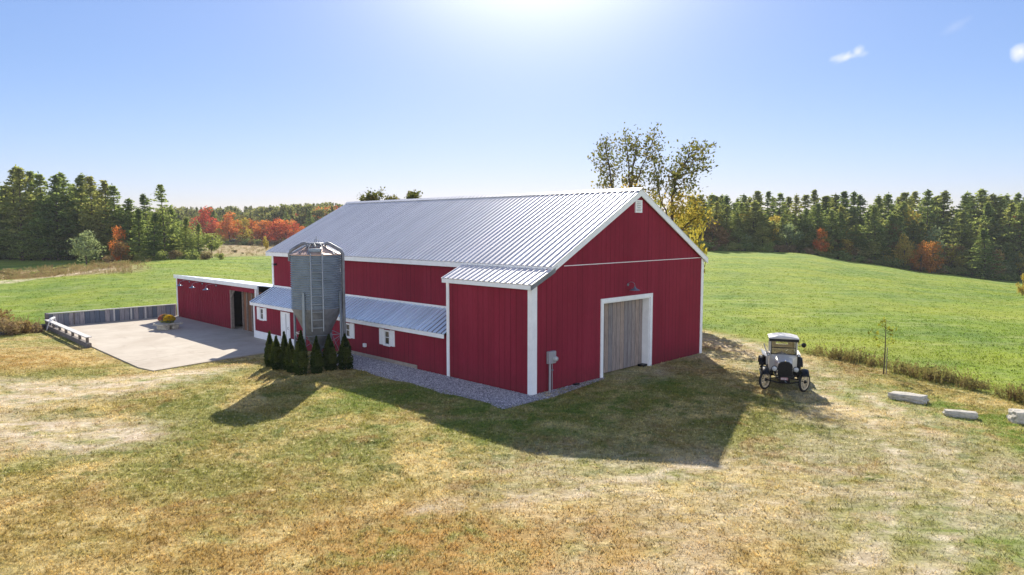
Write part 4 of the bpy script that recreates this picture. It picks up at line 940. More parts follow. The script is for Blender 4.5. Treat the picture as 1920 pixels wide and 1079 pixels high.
for px, yt, m_, w_, dd, lab in [(1538, 428, 'leafo', .7, 154, 'small rusty orange tree left of centre in the right wood'), (1728, 452, 'leafo', .75, 151, 'bright orange tree, left one of the pair at the field edge'), (1748, 453, 'leafo', .85, 150.5, 'bright orange tree, right one of the pair at the field edge'),
  (1695, 438, 'leafy', .7, 154, 'yellow orange small tree in front of the pines'), (1870, 468, 'leafb', .6, 149.5, 'rusty thin tree near the right end of the wood'), (1908, 400, 'leafr', .6, 168, 'red tree top at the right edge of the wood'), (1455, 405, 'leafy', .7, 165, 'yellowish tree top between pines on the left of the right wood'), (1705, 392, 'leafy', .9, 164, 'yellow green broad crown among pines right of centre'),
  (1480, 420, 'leafp', .9, 157, 'pale green broadleaf tree among the right wood pines'), (1345, 402, 'leafy', .5, 168, 'faint orange yellow crown just right of the leaning tree')]:
    plant('round', m_, rr.randrange(3), px, dd, yt, lab, None, w_)
plant('cone', 'pine', 0, 1848, 148.5, 430, 'dark broad conifer with branches to the ground near the right edge', None, 1.5)
plant('cone', 'leafg', 1, 1640, 157, 388, 'bluish broad pine in the middle of the right wood', None, 1.2)
plant('round', 'leafy', 2, 1921, 80, 512, 'bright yellow leafy tree cut by the right edge of the photo', None, .5)
# ------------------------------------------------------------------ leaning sparse trees behind the barn
def sparse_tree(name, xy, stems, label, mat, seed, leaf=.13, grp=None, low=None, ln0=1.75, dn=1):
    g = random.Random(seed); x_, y_ = xy; zg = G(x_, y_); o = empty(name, (x_, y_, zg), 0, label, 'tree', grp)
    wood = MB(); pts = []
    def grow(p, d, ln, r, lv):
        n = 4; P = [p]; q = p.copy(); dd = d.copy()
        for i in range(n):
            dd = (dd+Vector((g.gauss(0, .12), g.gauss(0, .12), .05+g.gauss(0, .05)))).normalized(); q = q+dd*ln/n; P.append(q.copy())
        wood.tube(P, [r*(1-.55*i/n) for i in range(n+1)], 6 if lv < 2 else 3, cap=False)
        if lv >= 1:
            for i, w in enumerate(P[1:]):
                for _ in range(dn if lv == 3 else 1): pts.append(w+Vector((g.gauss(0, .17), g.gauss(0, .17), g.gauss(0, .16))))
        if lv < 3:
            for i in range(6 if lv == 0 else 5):
                k = g.uniform(.35, 1.0) if lv else g.uniform(.3, 1); w = P[min(int(k*n), n)]
                a = g.uniform(0, 6.28); nd = (dd*1.0+Vector((math.cos(a), math.sin(a), .25))*g.uniform(.5, .95)).normalized()
                grow(w, nd, ln*g.uniform(.42, .62), r*.42, lv+1)
    for path, r in stems:
        P = [Vector(q) for q in path]; wood.tube(P, [r*(1-.6*i/(len(P)-1)) for i in range(len(P))], 8)
        for i in range(1, len(P)):
            d = (P[i]-P[i-1]).normalized()
            for _ in range(2 if i < len(P)-1 else 3):
                a = g.uniform(0, 6.28); grow(P[i], (d+Vector((math.cos(a), math.sin(a), .2))*.75).normalized(), ln0 if i < len(P)-1 else ln0*.55, r*.4, 1)
    c = np.array([tuple(p) for p in pts]); c = c[np.random.default_rng(seed).permutation(len(c))[:4200]]
    wood.build('trunk', M['bark'], o, fix=False)
    if low is not None:
        hi = c[c[:, 2] > low]; lo = c[c[:, 2] <= low]
        v, f = quads(lo, leaf*1.2); npobj('crown', npmesh('crown', v, f, M['leafy']), o)['label'] = 'yellowing lower leaves'
        c = hi
    v, f = quads(c, leaf); npobj('crown', npmesh('crown', v, f, M[mat]), o)
    return o
# left one (d 42): x px->m at 42 m: 1px = .0324 m
def st(d, x0, *pp): return [((px-x0)/F*d, dy, CAMH-(py-HY)*d/F) for px, py, dy in pp]
def cluster_tree(x0, d, stems, pts, label, seed, split, leaf=.13, nl=27, sg=.17):
    g = np.random.default_rng(seed); X0 = (x0-960)/F*d; zg = G(X0, d)
    o = empty('leaning_tree', (X0, d, zg), 0, label, 'tree')
    W3 = lambda px, py, dy: np.array([(px-x0)/F*d, dy, CAMH-(py-HY)*d/F-zg])
    wood = MB(); SP = []
    for path, r in stems:
        P = [W3(*q) for q in path]; Q = []
        for a, b in zip(P[:-1], P[1:]):
            for t in np.linspace(0, 1, 6)[:-1]: Q.append(a*(1-t)+b*t+g.normal(0, .035, 3))
        Q.append(P[-1]); n = len(Q); wood.tube(Q, [r*.72*(1-.85*i/n)+.01 for i in range(n)], 7, cap=False); SP += Q
    SP = np.array(SP); hi = []; lo = []
    for cx, cy in pts:
        px, py = 1040+cx/4, 230+cy/4
        for rep_ in range(2):
            c = W3(px+g.normal(0, 3), py+g.normal(0, 3), 0); c[1] = g.normal(0, .9)
            dd = np.linalg.norm((SP-c)*[1, .5, 1], axis=1)+np.maximum(SP[:, 2]-c[2]+.35, 0)*3; b = SP[dd.argmin()]
            m = (b+c)/2+g.normal(0, .08, 3)+[0, 0, -.08]; wood.tube([b, m, c], [.017, .010, .005], 4, cap=False)
            k = nl//2; tt = g.uniform(.45, 1.05, k)[:, None]
            q = b*(1-tt)+c*tt+g.normal(size=(k, 3))*sg*np.array([1.1, 1.1, .8]); e = c+g.normal(size=(k//3, 3))*sg*1.25
            (lo if py > split+g.normal(0, 6) else hi).append(np.concatenate([q, e]))
    wood.build('trunk', M['bark'], o, fix=False)
    for nm, l_, mt in (('crown', hi, 'birch'), ('lower_crown', lo, 'leafy2')):
        if l_: v, f = quads(np.concatenate(l_), leaf); npobj(nm, npmesh(nm, v, f, M[mt]), o)
    return o
M['leafy2'] = foliage('yellowing_leaves', (.20, .20, .05), (.36, .30, .06), (.48, .30, .06), .5, .01, .1, warm=(.6, .45, .06))
LT = [(370,110),(350,150),(290,220),(330,210),(370,190),(400,190),(290,270),(340,260),(380,250),(310,330),(330,400),(370,320),(300,370),(420,330),(350,440),(420,430),(500,100),(490,150),(540,140),(570,170),(460,180),(520,200),(560,220),(470,250),(500,290),(440,310),(450,380),(490,350),(540,300),(600,270),(570,350),(640,350),(540,400),(590,420),(620,460),(500,440),(660,90),(720,90),(650,130),(700,120),(620,170),(660,190),(750,160),(770,200),(720,230),(690,250),(740,280),(770,270),(800,320),(690,350),(640,240),(600,210),(560,450),(660,440),(390,470),(450,470),(530,475),(330,470),(620,490)]
RT = [(950,190),(940,240),(1040,170),(1010,220),(1070,200),(1060,250),(1130,190),(1140,250),(1090,280),(1130,300),(1160,345),(1100,350),(1060,370),(1020,320),(980,280),(960,330),(900,310),(860,350),(840,370),(920,370),(880,400),(940,410),(850,420),(900,450),(860,470),(960,450),(1030,460),(1070,500),(1010,520),(830,500),(880,520),(940,520),(1000,560),(760,540),(800,570),(860,580),(1060,560),(900,620),(960,620),(840,640),(1060,640),(1100,690),(1040,680),(1000,700),(940,690),(1080,740),(1020,760),(960,760),(1000,820),(900,700),(1120,660),(1100,740),(770,390),(740,400),(780,440),(720,520),(700,440),(750,480),(810,300),(920,560),(980,610),(1050,600),(880,660)]
t1 = cluster_tree(1183, 42, [([(1186, 620, 0), (1184, 440, 0), (1184, 345, .2), (1190, 292, .3), (1196, 258, .4)], .13), ([(1184, 450, 0), (1178, 380, -.2), (1175, 320, -.5), (1167, 262, -.4)], .09), ([(1184, 450, 0), (1150, 380, .3), (1142, 320, .3), (1131, 270, 0)], .09), ([(1184, 370, .1), (1205, 300, -.2), (1222, 255, -.3)], .05)], LT, 'sparse wind blown tree rising above the barn ridge, left one of two', 3, 345)
t2 = cluster_tree(1260, 39, [([(1262, 640, 0), (1259, 460, 0), (1258, 370, 0), (1268, 330, .2), (1290, 292, .3), (1310, 275, .3)], .13), ([(1259, 430, 0), (1238, 370, .4), (1230, 335, .3)], .06), ([(1260, 450, 0), (1285, 420, -.3), (1312, 400, -.3)], .07)], RT, 'sparse tree with yellow lower leaves at the right of the gable peak', 8, 358, .13, 30, .19)
t3 = sparse_tree('leaning_tree', (-10.4, 60), [(st(60, 735, (735, 560, 0), (735, 440, 0), (738, 400, 0)), .14), (st(60, 735, (735, 450, 0), (712, 405, .4), (700, 392, 0)), .1), (st(60, 735, (735, 440, 0), (755, 405, .4), (768, 388, 0)), .1)], 'tree whose top sprigs just show over the far part of the barn ridge', 'birch', 21, .17)
plant('round', 'leafg', 0, 1222, 46, 372, 'olive green lower tree tucked behind the right roof slope', None, .5)
plant('round', 'leafy', 1, 1282, 44, 388, 'yellow leaved low tree behind the right roof slope', None, .42)
# ------------------------------------------------------------------ sapling, stones, weeds, brush
def cl(lab, x_, y_): return empty('sapling', (x_, y_, G(x_, y_)), 0, lab, 'tree')
sp = cl('thin staked sapling with a few yellow green leaves by the weeds', 15.83, 29.0)
MB().tube([(0, 0, -.1), (.02, 0, 1.0), (0, 0, 2.35)], [.03, .024, .008], 7).build('trunk', M['bark'], sp)
tw = MB(); cs = []
g2 = random.Random(4)
for z, a, l in ((1.1, 3.3, .35), (1.35, 3.0, .5), (1.6, 2.9, .55), (1.75, .1, .45), (1.5, .3, .3), (1.2, 0.2, .5), (1.95, 1.5, .25), (2.0, 3.6, .3), (1.85, .5, .3), (2.2, 2, .15)):
    e = Vector((math.cos(a)*l, math.sin(a)*l*.6, z+l*.5)); tw.tube([(0, 0, z), e], [.008, .004], 4)
    for _ in range(9): q = Vector((0, 0, z)).lerp(e, g2.uniform(.5, 1.1)); cs.append((q.x+g2.gauss(0, .05), q.y+g2.gauss(0, .05), q.z+g2.gauss(0, .05)))
tw.build('twigs', M['bark'], sp); v, f = quads(np.array(cs), .095); npobj('leaves', npmesh('leaves', v, f, M['sap']), sp)
MB().tube([(.12, .02, -.1), (.12, .02, 1.15)], .018, 6).build('stake', M['postw'], sp)
def boulder(x_, y_, sx, sy, sz_, rz, seed, lab, jag=.3):
    o = bmobj('boulder', rock(sx, sy, sz_, seed, 4, .5, jag), M['stone']); o.location = (x_, y_, G(x_, y_)+sz_*.32); o.rotation_euler = (random.uniform(-.05, .05), random.uniform(-.05, .05), rz)
    md = o.modifiers.new('bevel', 'BEVEL'); md.width = .015; tag(o, lab, 'stone', 'stones in a line on the lawn')
boulder(14.30, 24.5, 1.15, .52, .30, -.80, 41, 'large flat topped grey stone nearest the truck', .35)
boulder(14.82, 22.4, .90, .36, .24, -.5, 42, 'smaller oblong grey stone, middle of the three')
boulder(16.55, 21.85, .8, .6, .45, -.2, 43, 'blocky pale stone cut by the right edge of the photo')
def weed_mesh(nb, h, seed, spread=.25):
    g = np.random.default_rng(seed); vs = []; n = 0; cs = []
    for i in range(nb):
        a = g.uniform(0, 6.28); d = spread*math.sqrt(g.uniform()); bx, by = d*math.cos(a), d*math.sin(a); hh = h*g.uniform(.5, 1.1); la = g.uniform(0, 6.28); ln = hh*g.uniform(.1, .4)
        w = .012; ex, ey = bx+math.cos(la)*ln, by+math.sin(la)*ln
        vs += [(bx-w, by, -.02), (bx+w, by, -.02), (ex+w*.5, ey, hh), (ex-w*.5, ey, hh)]
        for t_ in g.uniform(.25, 1.0, 7): cs.append((bx+(ex-bx)*t_+g.normal(0, .035), by+(ey-by)*t_+g.normal(0, .035), hh*t_))
    v1 = np.array(vs); f1 = np.arange(len(v1)).reshape(-1, 4); v2, f2 = quads(np.array(cs), .06, 0, 1.6, r=g)
    return np.concatenate([v1, v2]), np.concatenate([f1, f2+len(v1)])
wl = [(14.2, 35.6), (15.3, 33.4), (16.2, 31.2), (17.0, 29.2), (17.8, 26.8), (18.5, 24.3), (19.6, 20.5), (20.8, 16), (22.5, 9)]
mb = MB(); vs_ = []
for i, (x_, y_) in enumerate(wl):
    w = .45+.2*math.sin(i*2.1); vs_ += [(x_-w, y_-.12, G(x_-w, y_)+.0), (x_+w*1.3, y_+.2, G(x_+w, y_)+.0)]
mb.add(vs_, [(2*i, 2*i+1, 2*i+3, 2*i+2) for i in range(len(wl)-1)])
wb = mb.build('ditch_bank', M['timber'], None); wb.location.z = -.05; tag(wb, None, None, None, 'structure')
import bmesh
bm = bmesh.new(); bm.from_mesh(wb.data); bmesh.ops.subdivide_edges(bm, edges=bm.edges, cuts=7, use_grid_fill=True)
for v_ in bm.verts: v_.co.z = G(v_.co.x, v_.co.y)
bm.to_mesh(wb.data); bm.free(); at = wb.data.attributes.new('patch', 'FLOAT', 'POINT')
at.data.foreach_set('value', [max(.06, min(1, .55+.5*math.sin(v_.co.y*1.9+v_.co.x)+.45*math.sin(v_.co.y*4.3+1)))*(1 if v_.co.y < 33.5 else .4) for v_ in wb.data.vertices])
v, f = weed_mesh(9, .62, 5); scatter('tall_weeds', npmesh('tall_weeds', v, f, M['weed']), wb, 'patch', 30.0, .2, 1.15, 3, 'tall dry brown weeds growing along the ditch at the field edge', 'weeds')
v, f = weed_mesh(14, .55, 15, .5); scatter('meadow_brush', npmesh('meadow_brush', v, f, M['brush']), ground, 'meadow_w', .6, .4, 1.4, 13, 'dry brown brush and tall grass of the meadow beyond the left crest', 'brush')
bp = [(-11.3, 33.9), (-8.2, 36.7), (-8.6, 38.6), (-13.5, 37.0)]
mb = MB(); mb.add([L(u, v, G(L(u, v).x, L(u, v).y)-.01) for u, v in bp], [(0, 1, 2, 3)]); bk = mb.build('scrub_soil', M['timber'], None); tag(bk, None, None, None, 'structure')
v, f = weed_mesh(12, .75, 8, .3); scatter('dry_brush', npmesh('dry_brush', v, f, M['brush']), bk, None, 4.5, .4, .95, 3, 'dry brown brush behind the timber edging at the left edge', 'brush')
for k, (px_, py_, h_) in enumerate([(8, 624, 1.15), (34, 620, .85), (58, 616, .65), (-12, 614, 1.3)]):
    d_ = F*(CAMH+.1)/(py_-HY); p = Vector(((px_-960)/F*d_, d_, 0)); plant('shrub', 'brush' if k % 2 == 0 else 'leafb', k % 3, 0, 1, 0, ['brown shrub at the left edge of the photo above the timber edging', 'rusty shrub just left of the white sawhorse', 'dry low shrub behind the white sawhorse', 'tall brown shrub cut by the left edge of the photo'][k], None, 1.0, (p.x, p.y), h_)
# ------------------------------------------------------------------ antique pickup truck
hd = math.atan2(-.96, -.30)                                   # heading
tk = empty('antique_truck', (10.50, 26.0, 0), hd+math.pi/2, 'cream and black antique pickup truck parked on the grass facing the camera', 'truck')
tk.location.z = G(10.5, 26); tk.location.x = 10.42
# local frame: forward = -Y, image left = -X, front axle at y=0
TWK = .70; WR = .39; WB = 2.55
def wheel(x_, y_, steer=0.0):
    w = empty('wheel', (0, 0, 0)); C.objects.unlink(w); bpy.data.objects.remove(w)
    m4 = Matrix.Translation((x_, y_, WR)) @ Matrix.Rotation(steer, 4, 'Z') @ Matrix.Rotation(R(90), 4, 'Y')
    prof_ = [(WR-.075, -.035), (WR-.03, -.045), (WR-.005, -.025), (WR, 0), (WR-.005, .025), (WR-.03, .045), (WR-.075, .035), (WR-.085, 0), (WR-.075, -.035)]
    ty = MB().lathe(prof_, 40, M4=m4).build('wheel', M['rubber'], tk)
    rm = MB().lathe([(WR-.08, -.03), (WR-.115, -.03), (WR-.12, 0), (WR-.115, .03), (WR-.08, .03), (WR-.075, 0), (WR-.08, -.03)], 40, M4=m4); rm.build('rim', M['spoke'], ty)
    spk = MB()
    for k in range(12):
        a = k*math.pi/6; spk.tube([m4 @ Vector((math.cos(a)*.05, math.sin(a)*.05, 0)), m4 @ Vector((math.cos(a)*(WR-.11), math.sin(a)*(WR-.11), 0))], [.02, .013], 6)
    spk.build('spokes', M['spoke'], ty)
    MB().lathe([(0, -.09), (.035, -.09), (.045, -.05), (.07, -.03), (.07, .03), (.045, .05), (.035, .09), (0, .09)], 20, M4=m4).build('hub', M['black'], ty)
for sx in (-1, 1): wheel(sx*TWK, 0, -.58); wheel(sx*TWK, WB)
ch = MB()
for s in (-1, 1): ch.box(s*.30-.03, s*.30+.03, -.25, 3.1, .50, .58)
ch.box(-.30, .30, -.24, -.18, .50, .58); ch.box(-.30, .30, 2.9, 2.96, .50, .58)
ch.tube([(-.66, 0, WR), (-.2, 0, .30), (.2, 0, .30), (.66, 0, WR)], .028, 8); ch.tube([(-.66, WB, WR), (.66, WB, WR)], .05, 8)
ch.tube([(-.55, 0, .44), (0, -.02, .56), (.55, 0, .44)], .025, 6); ch.tube([(-.55, WB, .44), (0, WB, .56), (.55, WB, .44)], .03, 6)
ch.box(-.2, .2, .0, .9, .28, .5); ch.build('chassis', M['black'], tk)
# radiator
ra = MB(); prof_r = [(-.25, .50), (.25, .50), (.265, .95), (.24, 1.05), (.14, 1.12), (0, 1.145), (-.14, 1.12), (-.24, 1.05), (-.265, .95)]
ra.sweep([(x_, -.13, z_) for x_, z_ in prof_r], (0, .11, 0)); rad = ra.build('radiator', M['black'], tk, bevel=.012)
co = MB()
for k in range(22): co.box(-.21+k*.0195, -.21+k*.0195+.006, -.138, -.132, .56, 1.02)
co.build('grille_core', M['black'], rad)
MB().lathe([(0, 1.21), (.02, 1.205), (.03, 1.18), (.025, 1.14)], 14, M4=Matrix.Translation((0, -.075, 0))).build('radiator_cap', M['chrome'], rad)
# hood: loft radiator profile to cowl
hp = []
c1 = [(-.25, .62), (-.26, .95), (-.23, 1.04), (-.13, 1.11), (0, 1.135), (.13, 1.11), (.23, 1.04), (.26, .95), (.25, .62)]
c2 = [(-.33, .62), (-.345, 1.02), (-.31, 1.11), (-.18, 1.18), (0, 1.205), (.18, 1.18), (.31, 1.11), (.345, 1.02), (.33, .62)]
mb = MB(); n_ = len(c1); mb.add([(x_, -.02, z_) for x_, z_ in c1]+[(x_, .72, z_) for x_, z_ in c2], [(i, i+1, n_+i+1, n_+i) for i in range(n_-1)]+[tuple(range(n_)), tuple(range(n_, 2*n_))])
hood = mb.build('hood', M['cream'], tk)
# cowl widening to cab width, then the cab body
CW = .51
c3 = [(-CW, .62), (-CW, 1.16), (-CW+.05, 1.21), (-.25, 1.235), (0, 1.24), (.25, 1.235), (CW-.05, 1.21), (CW, 1.16), (CW, .62)]
mb = MB(); mb.add([(x_, .722, z_) for x_, z_ in c2]+[(x_, .98, z_) for x_, z_ in c3], [(i, i+1, n_+i+1, n_+i) for i in range(n_-1)]+[tuple(range(n_)), tuple(range(n_, 2*n_))]); mb.build('cowl', M['cream'], tk)
cb = MB()
for s in (-1, 1):
    cb.box(s*CW-.02, s*CW+.02, .98, 1.95, .55, 1.22) if False else cb.box(min(s*CW, s*(CW-.04)), max(s*CW, s*(CW-.04)), .98, 1.95, .55, 1.22)
    cb.box(min(s*CW, s*(CW-.05)), max(s*CW, s*(CW-.05)), .98, 1.03, 1.22, 1.86)
    cb.box(min(s*CW, s*(CW-.05)), max(s*CW, s*(CW-.05)), 1.72, 1.95, 1.22, 1.86)
cb.box(-CW+.05, -.22, 1.90, 1.95, 1.22, 1.86); cb.box(.22, CW-.05, 1.90, 1.95, 1.22, 1.86); cb.box(-.22, .22, 1.90, 1.95, 1.22, 1.50); cb.box(-.22, .22, 1.90, 1.95, 1.76, 1.86); cb.box(-CW+.04, CW-.04, 1.90, 1.95, .55, 1.22)
cab = cb.build('cab', M['cream'], tk, bevel=.008)
li = MB(); li.box(-CW+.06, -.24, 1.885, 1.899, .8, 1.84); li.box(.24, CW-.06, 1.885, 1.899, .8, 1.84); li.box(-.24, .24, 1.885, 1.899, .8, 1.49); li.build('lining', M['tan'], cab)
MB().rbox(-CW+.06, CW-.06, 1.40, 1.86, .62, .95, .03).build('seat', M['black'], cab)
MB().rbox(-CW+.06, CW-.06, 1.74, 1.88, .95, 1.42, .03).build('seat_back', M['tan'], cab)
# roof, slightly arched, with black visor edge
mb = MB(); P = []
for i, y_ in enumerate((.86, .92, 1.9, 2.02)):
    for x_ in np.linspace(-CW-.05, CW+.05, 9): P.append((x_, y_, 1.86+.085*(1-(x_/(CW+.05))**2)+(-.03 if i in (0, 3) else 0.02)))
fs_ = [(r_*9+c_, r_*9+c_+1, (r_+1)*9+c_+1, (r_+1)*9+c_) for r_ in range(3) for c_ in range(8)]
mb.add(P+[(a, b, 1.85) for a, b, c_ in P], fs_+[tuple(36+i for i in q) for q in fs_]+[(i, i+1, 36+i+1, 36+i) for i in range(8)]+[(27+i, 27+i+1, 63+i+1, 63+i) for i in range(8)]+[(9*r_, 9*r_+9, 36+9*r_+9, 36+9*r_) for r_ in range(3)]+[(8+9*r_, 17+9*r_, 53+9*r_, 44+9*r_) for r_ in range(3)])
mb.build('cab_roof', M['cream'], tk)
MB().box(-CW-.04, CW+.04, .835, .87, 1.755, 1.862).build('visor', M['black'], tk)
ws = MB(); zz = [1.24, 1.50, 1.76]
for z in zz: ws.box(-CW+.05, CW-.05, .955, .98, z-.015, z+.015)
for s in (-1, 1): ws.box(s*(CW-.06)-.012, s*(CW-.06)+.012, .955, .98, 1.22, 1.80)
wsf = ws.build('windscreen_frame', M['black'], tk)
N = NT('clear_glass'); gl_ = N.out(N.n('ShaderNodeMixShader', {0: .12, 1: N.n('ShaderNodeBsdfTransparent', {0: (.86, .88, .86)}).outputs[0], 2: N.n('ShaderNodeBsdfGlossy', {0: (.9, .9, .9), 'Roughness': .02}).outputs[0]}))
MB().box(-CW+.07, CW-.07, .965, .969, 1.255, 1.745).build('windscreen', gl_, wsf)
stw = MB().lathe([(.19, -.01), (.205, 0), (.19, .01), (.175, 0), (.19, -.01)], 28, M4=Matrix.Translation((.27, 1.28, 1.22)) @ Matrix.Rotation(R(48), 4, 'X')); stw.tube([(.27, 1.28, 1.22), (.27, .95, 1.0)], .015, 6); stw.tube([(.1, 1.28, 1.22), (.44, 1.28, 1.22)], .01, 5); stw.build('steering_wheel', M['black'], tk)
# fenders
def fender(xc, yc, a0, a1, w, r_, tail=None):
    n = 12; vs = []
    for i in range(n+1):
        a = R(a0+(a1-a0)*i/n)
        for x_, dz in ((-w, -.03), (-w*.8, .0), (0, .022), (w*.8, .0), (w, -.03)): vs.append((xc+x_, yc-math.cos(a)*(r_+dz), WR+math.sin(a)*(r_+dz)))
    if tail:
        for x_, dz in ((-w, -.03), (-w*.8, .0), (0, .02), (w*.8, .0), (w, -.03)): vs.append((xc+x_, tail[0], tail[1]+dz))
        n += 1
    top = [(i*5+k, i*5+k+1, i*5+k+6, i*5+k+5) for i in range(n) for k in range(4)]
    mb = MB(); mb.add(vs, top, True); return mb
for s in (-1, 1):
    o = fender(s*TWK, 0, 35, 140, .13, WR+.085, (.78, .42)).build('fender', M['black'], tk, fix=False); md = o.modifiers.new('thick', 'SOLIDIFY'); md.thickness = .012
    o = fender(s*TWK, WB, 20, 165, .15, WR+.10).build('fender', M['black'], tk, fix=False); md = o.modifiers.new('thick', 'SOLIDIFY'); md.thickness = .012
    MB().rbox(s*.69-.15, s*.69+.15, .78, 2.12, .38, .41, .008).build('running_board', M['black'], tk)
    MB().box(min(s*.555, s*.36), max(s*.555, s*.36), .75, 2.1, .41, .60).build('splash_apron', M['black'], tk)
    hl = MB().lathe([(0, -.09), (.07, -.085), (.105, -.03), (.115, .05), (.12, .06), (.11, .065)], 24, M4=Matrix.Translation((s*.385, -.10, .86)) @ Matrix.Rotation(R(90), 4, 'X')).build('headlight', M['black'], tk)
    MB().lathe([(0, .088), (.055, .08), (.094, .064), (.094, .055)], 24, M4=Matrix.Translation((s*.385, -.10, .86)) @ Matrix.Rotation(R(90), 4, 'X')).build('lens', M['lensw'], hl)
    MB().tube([(s*.385, -.09, .75), (s*.40, -.05, .58), (s*.30, -.05, .54)], .016, 6).build('bracket', M['black'], hl)
    cl_ = MB().lathe([(0, -.06), (.05, -.055), (.065, 0), (.06, .06), (.0, .07)], 16, M4=Matrix.Translation((s*(CW+.05), .93, 1.22)) @ Matrix.Rotation(R(90), 4, 'X')).build('cowl_lamp', M['black'], tk)
    MB().lathe([(0, .072), (.045, .066)], 16, M4=Matrix.Translation((s*(CW+.05), .93, 1.22)) @ Matrix.Rotation(R(90), 4, 'X')).build('lens', M['lensw'], cl_)
MB().tube([(-.40, -.05, .60), (.40, -.05, .60)], .014, 6).build('lamp_bar', M['black'], tk)
pl_ = MB().box(-.16, .10, -.25, -.242, .46, .56).build('licence_plate', M['plate'], tk)
dg = MB()
segs = {'0': 'abcdef', '1': 'bc', '2': 'abged', '4': 'fgbc', '6': 'afgedc', '9': 'abfgc', '3': 'abgcd'}
def digit(ch_, x0, z0, w, h):
    b = .007
    for s_ in segs[ch_]:
        if s_ == 'a': dg.box(x0, x0+w, -.254, -.2505, z0+h-b, z0+h)
        if s_ == 'd': dg.box(x0, x0+w, -.254, -.2505, z0, z0+b)
        if s_ == 'g': dg.box(x0, x0+w, -.254, -.2505, z0+h/2-b/2, z0+h/2+b/2)
        if s_ == 'f': dg.box(x0, x0+b, -.2535, -.2503, z0+h/2, z0+h)
        if s_ == 'e': dg.box(x0, x0+b, -.2535, -.2503, z0, z0+h/2)
        if s_ == 'b': dg.box(x0+w-b, x0+w, -.2535, -.2503, z0+h/2, z0+h)
        if s_ == 'c': dg.box(x0+w-b, x0+w, -.2535, -.2503, z0, z0+h/2)
for k, c_ in enumerate('602'): digit(c_, -.145+k*.036, .478, .024, .06)
for k, c_ in enumerate('60'): digit(c_, -.02+k*.036, .478, .024, .06)
dg.build('lettering', M['ink'], pl_)
MB().tube([(0, -.23, .45), (0, -.30, .40), (.05, -.32, .40)], .012, 6).build('crank', M['galv'], tk)
mr = MB().lathe([(0, -.012), (.085, -.01), (.09, .0), (.08, .01), (0, .012)], 24, M4=Matrix.Translation((CW+.22, .94, 1.64)) @ Matrix.Rotation(R(90), 4, 'X')).build('mirror', M['black'], tk)
MB().tube([(CW, .97, 1.60), (CW+.14, .95, 1.66)], .009, 5).build('arm', M['chrome'], mr)
# pickup bed
bd = MB(); bd.box(-.55, .55, 2.0, 3.25, .62, .66); bd.box(-.58, -.55, 2.0, 3.25, .60, .95); bd.box(.55, .58, 2.0, 3.25, .60, .95); bd.box(-.55, .55, 2.0, 2.03, .66, .95); bd.box(-.55, .55, 3.22, 3.25, .66, .95)
bed = bd.build('bed', M['cream'], tk)
for s in (-1, 1): MB().sweep([(s*.58, 2.0, .95), (s*.58, 3.25, .95), (s*.74, 3.25, 1.05), (s*.74, 2.0, 1.05)], (0, 0, -.03)).build('side_flare', M['cream'], bed)
MB().tube([(-CW-.03, 1.0, 1.05), (-CW-.2, 1.45, 1.55)], .02, 6).build('brace_rod', M['cream'], tk)
# spare tyre against the image-right side of the cab
m4 = Matrix.Translation((CW+.09, 1.30, .78)) @ Matrix.Rotation(R(90), 4, 'Y')
MB().lathe([(WR-.08, -.04), (WR-.03, -.05), (WR, 0), (WR-.03, .05), (WR-.08, .04), (WR-.09, 0), (WR-.08, -.04)], 36, M4=m4).build('spare_tyre', M['rubber'], tk)
# ------------------------------------------------------------------ haze
N = NT('air_haze'); hm = N.out(None, N.n('ShaderNodeVolumePrincipled', {'Color': (.90, .96, 1.0), 'Density': .00022, 'Anisotropy': 0.0}))
HAZE = True
if HAZE: tag(MB().box(-700, 700, -150, 620, -12, 34).build('haze', hm, None), 'thin pale autumn air haze over the fields', 'haze', None, 'stuff')
# ------------------------------------------------------------------ sky, sun
SUN_EL, SUN_AZ = R(32.4), R(1.0); SKYC = .10; SKYT = (.625, .675, .84); GLOW = 12.0; SKY_FILL = (8.6, 9.0, 10.2)
w = NT('World', world=True); S.world = w.m
sky = w.n('ShaderNodeTexSky', sky_type='NISHITA', sun_disc=False, sun_elevation=SUN_EL, sun_rotation=SUN_AZ, altitude=200, air_density=1.0, dust_density=.5, ozone_density=2.5)
tc = w.n('ShaderNodeTexCoord').outputs['Generated']; X = w.xyz(tc)
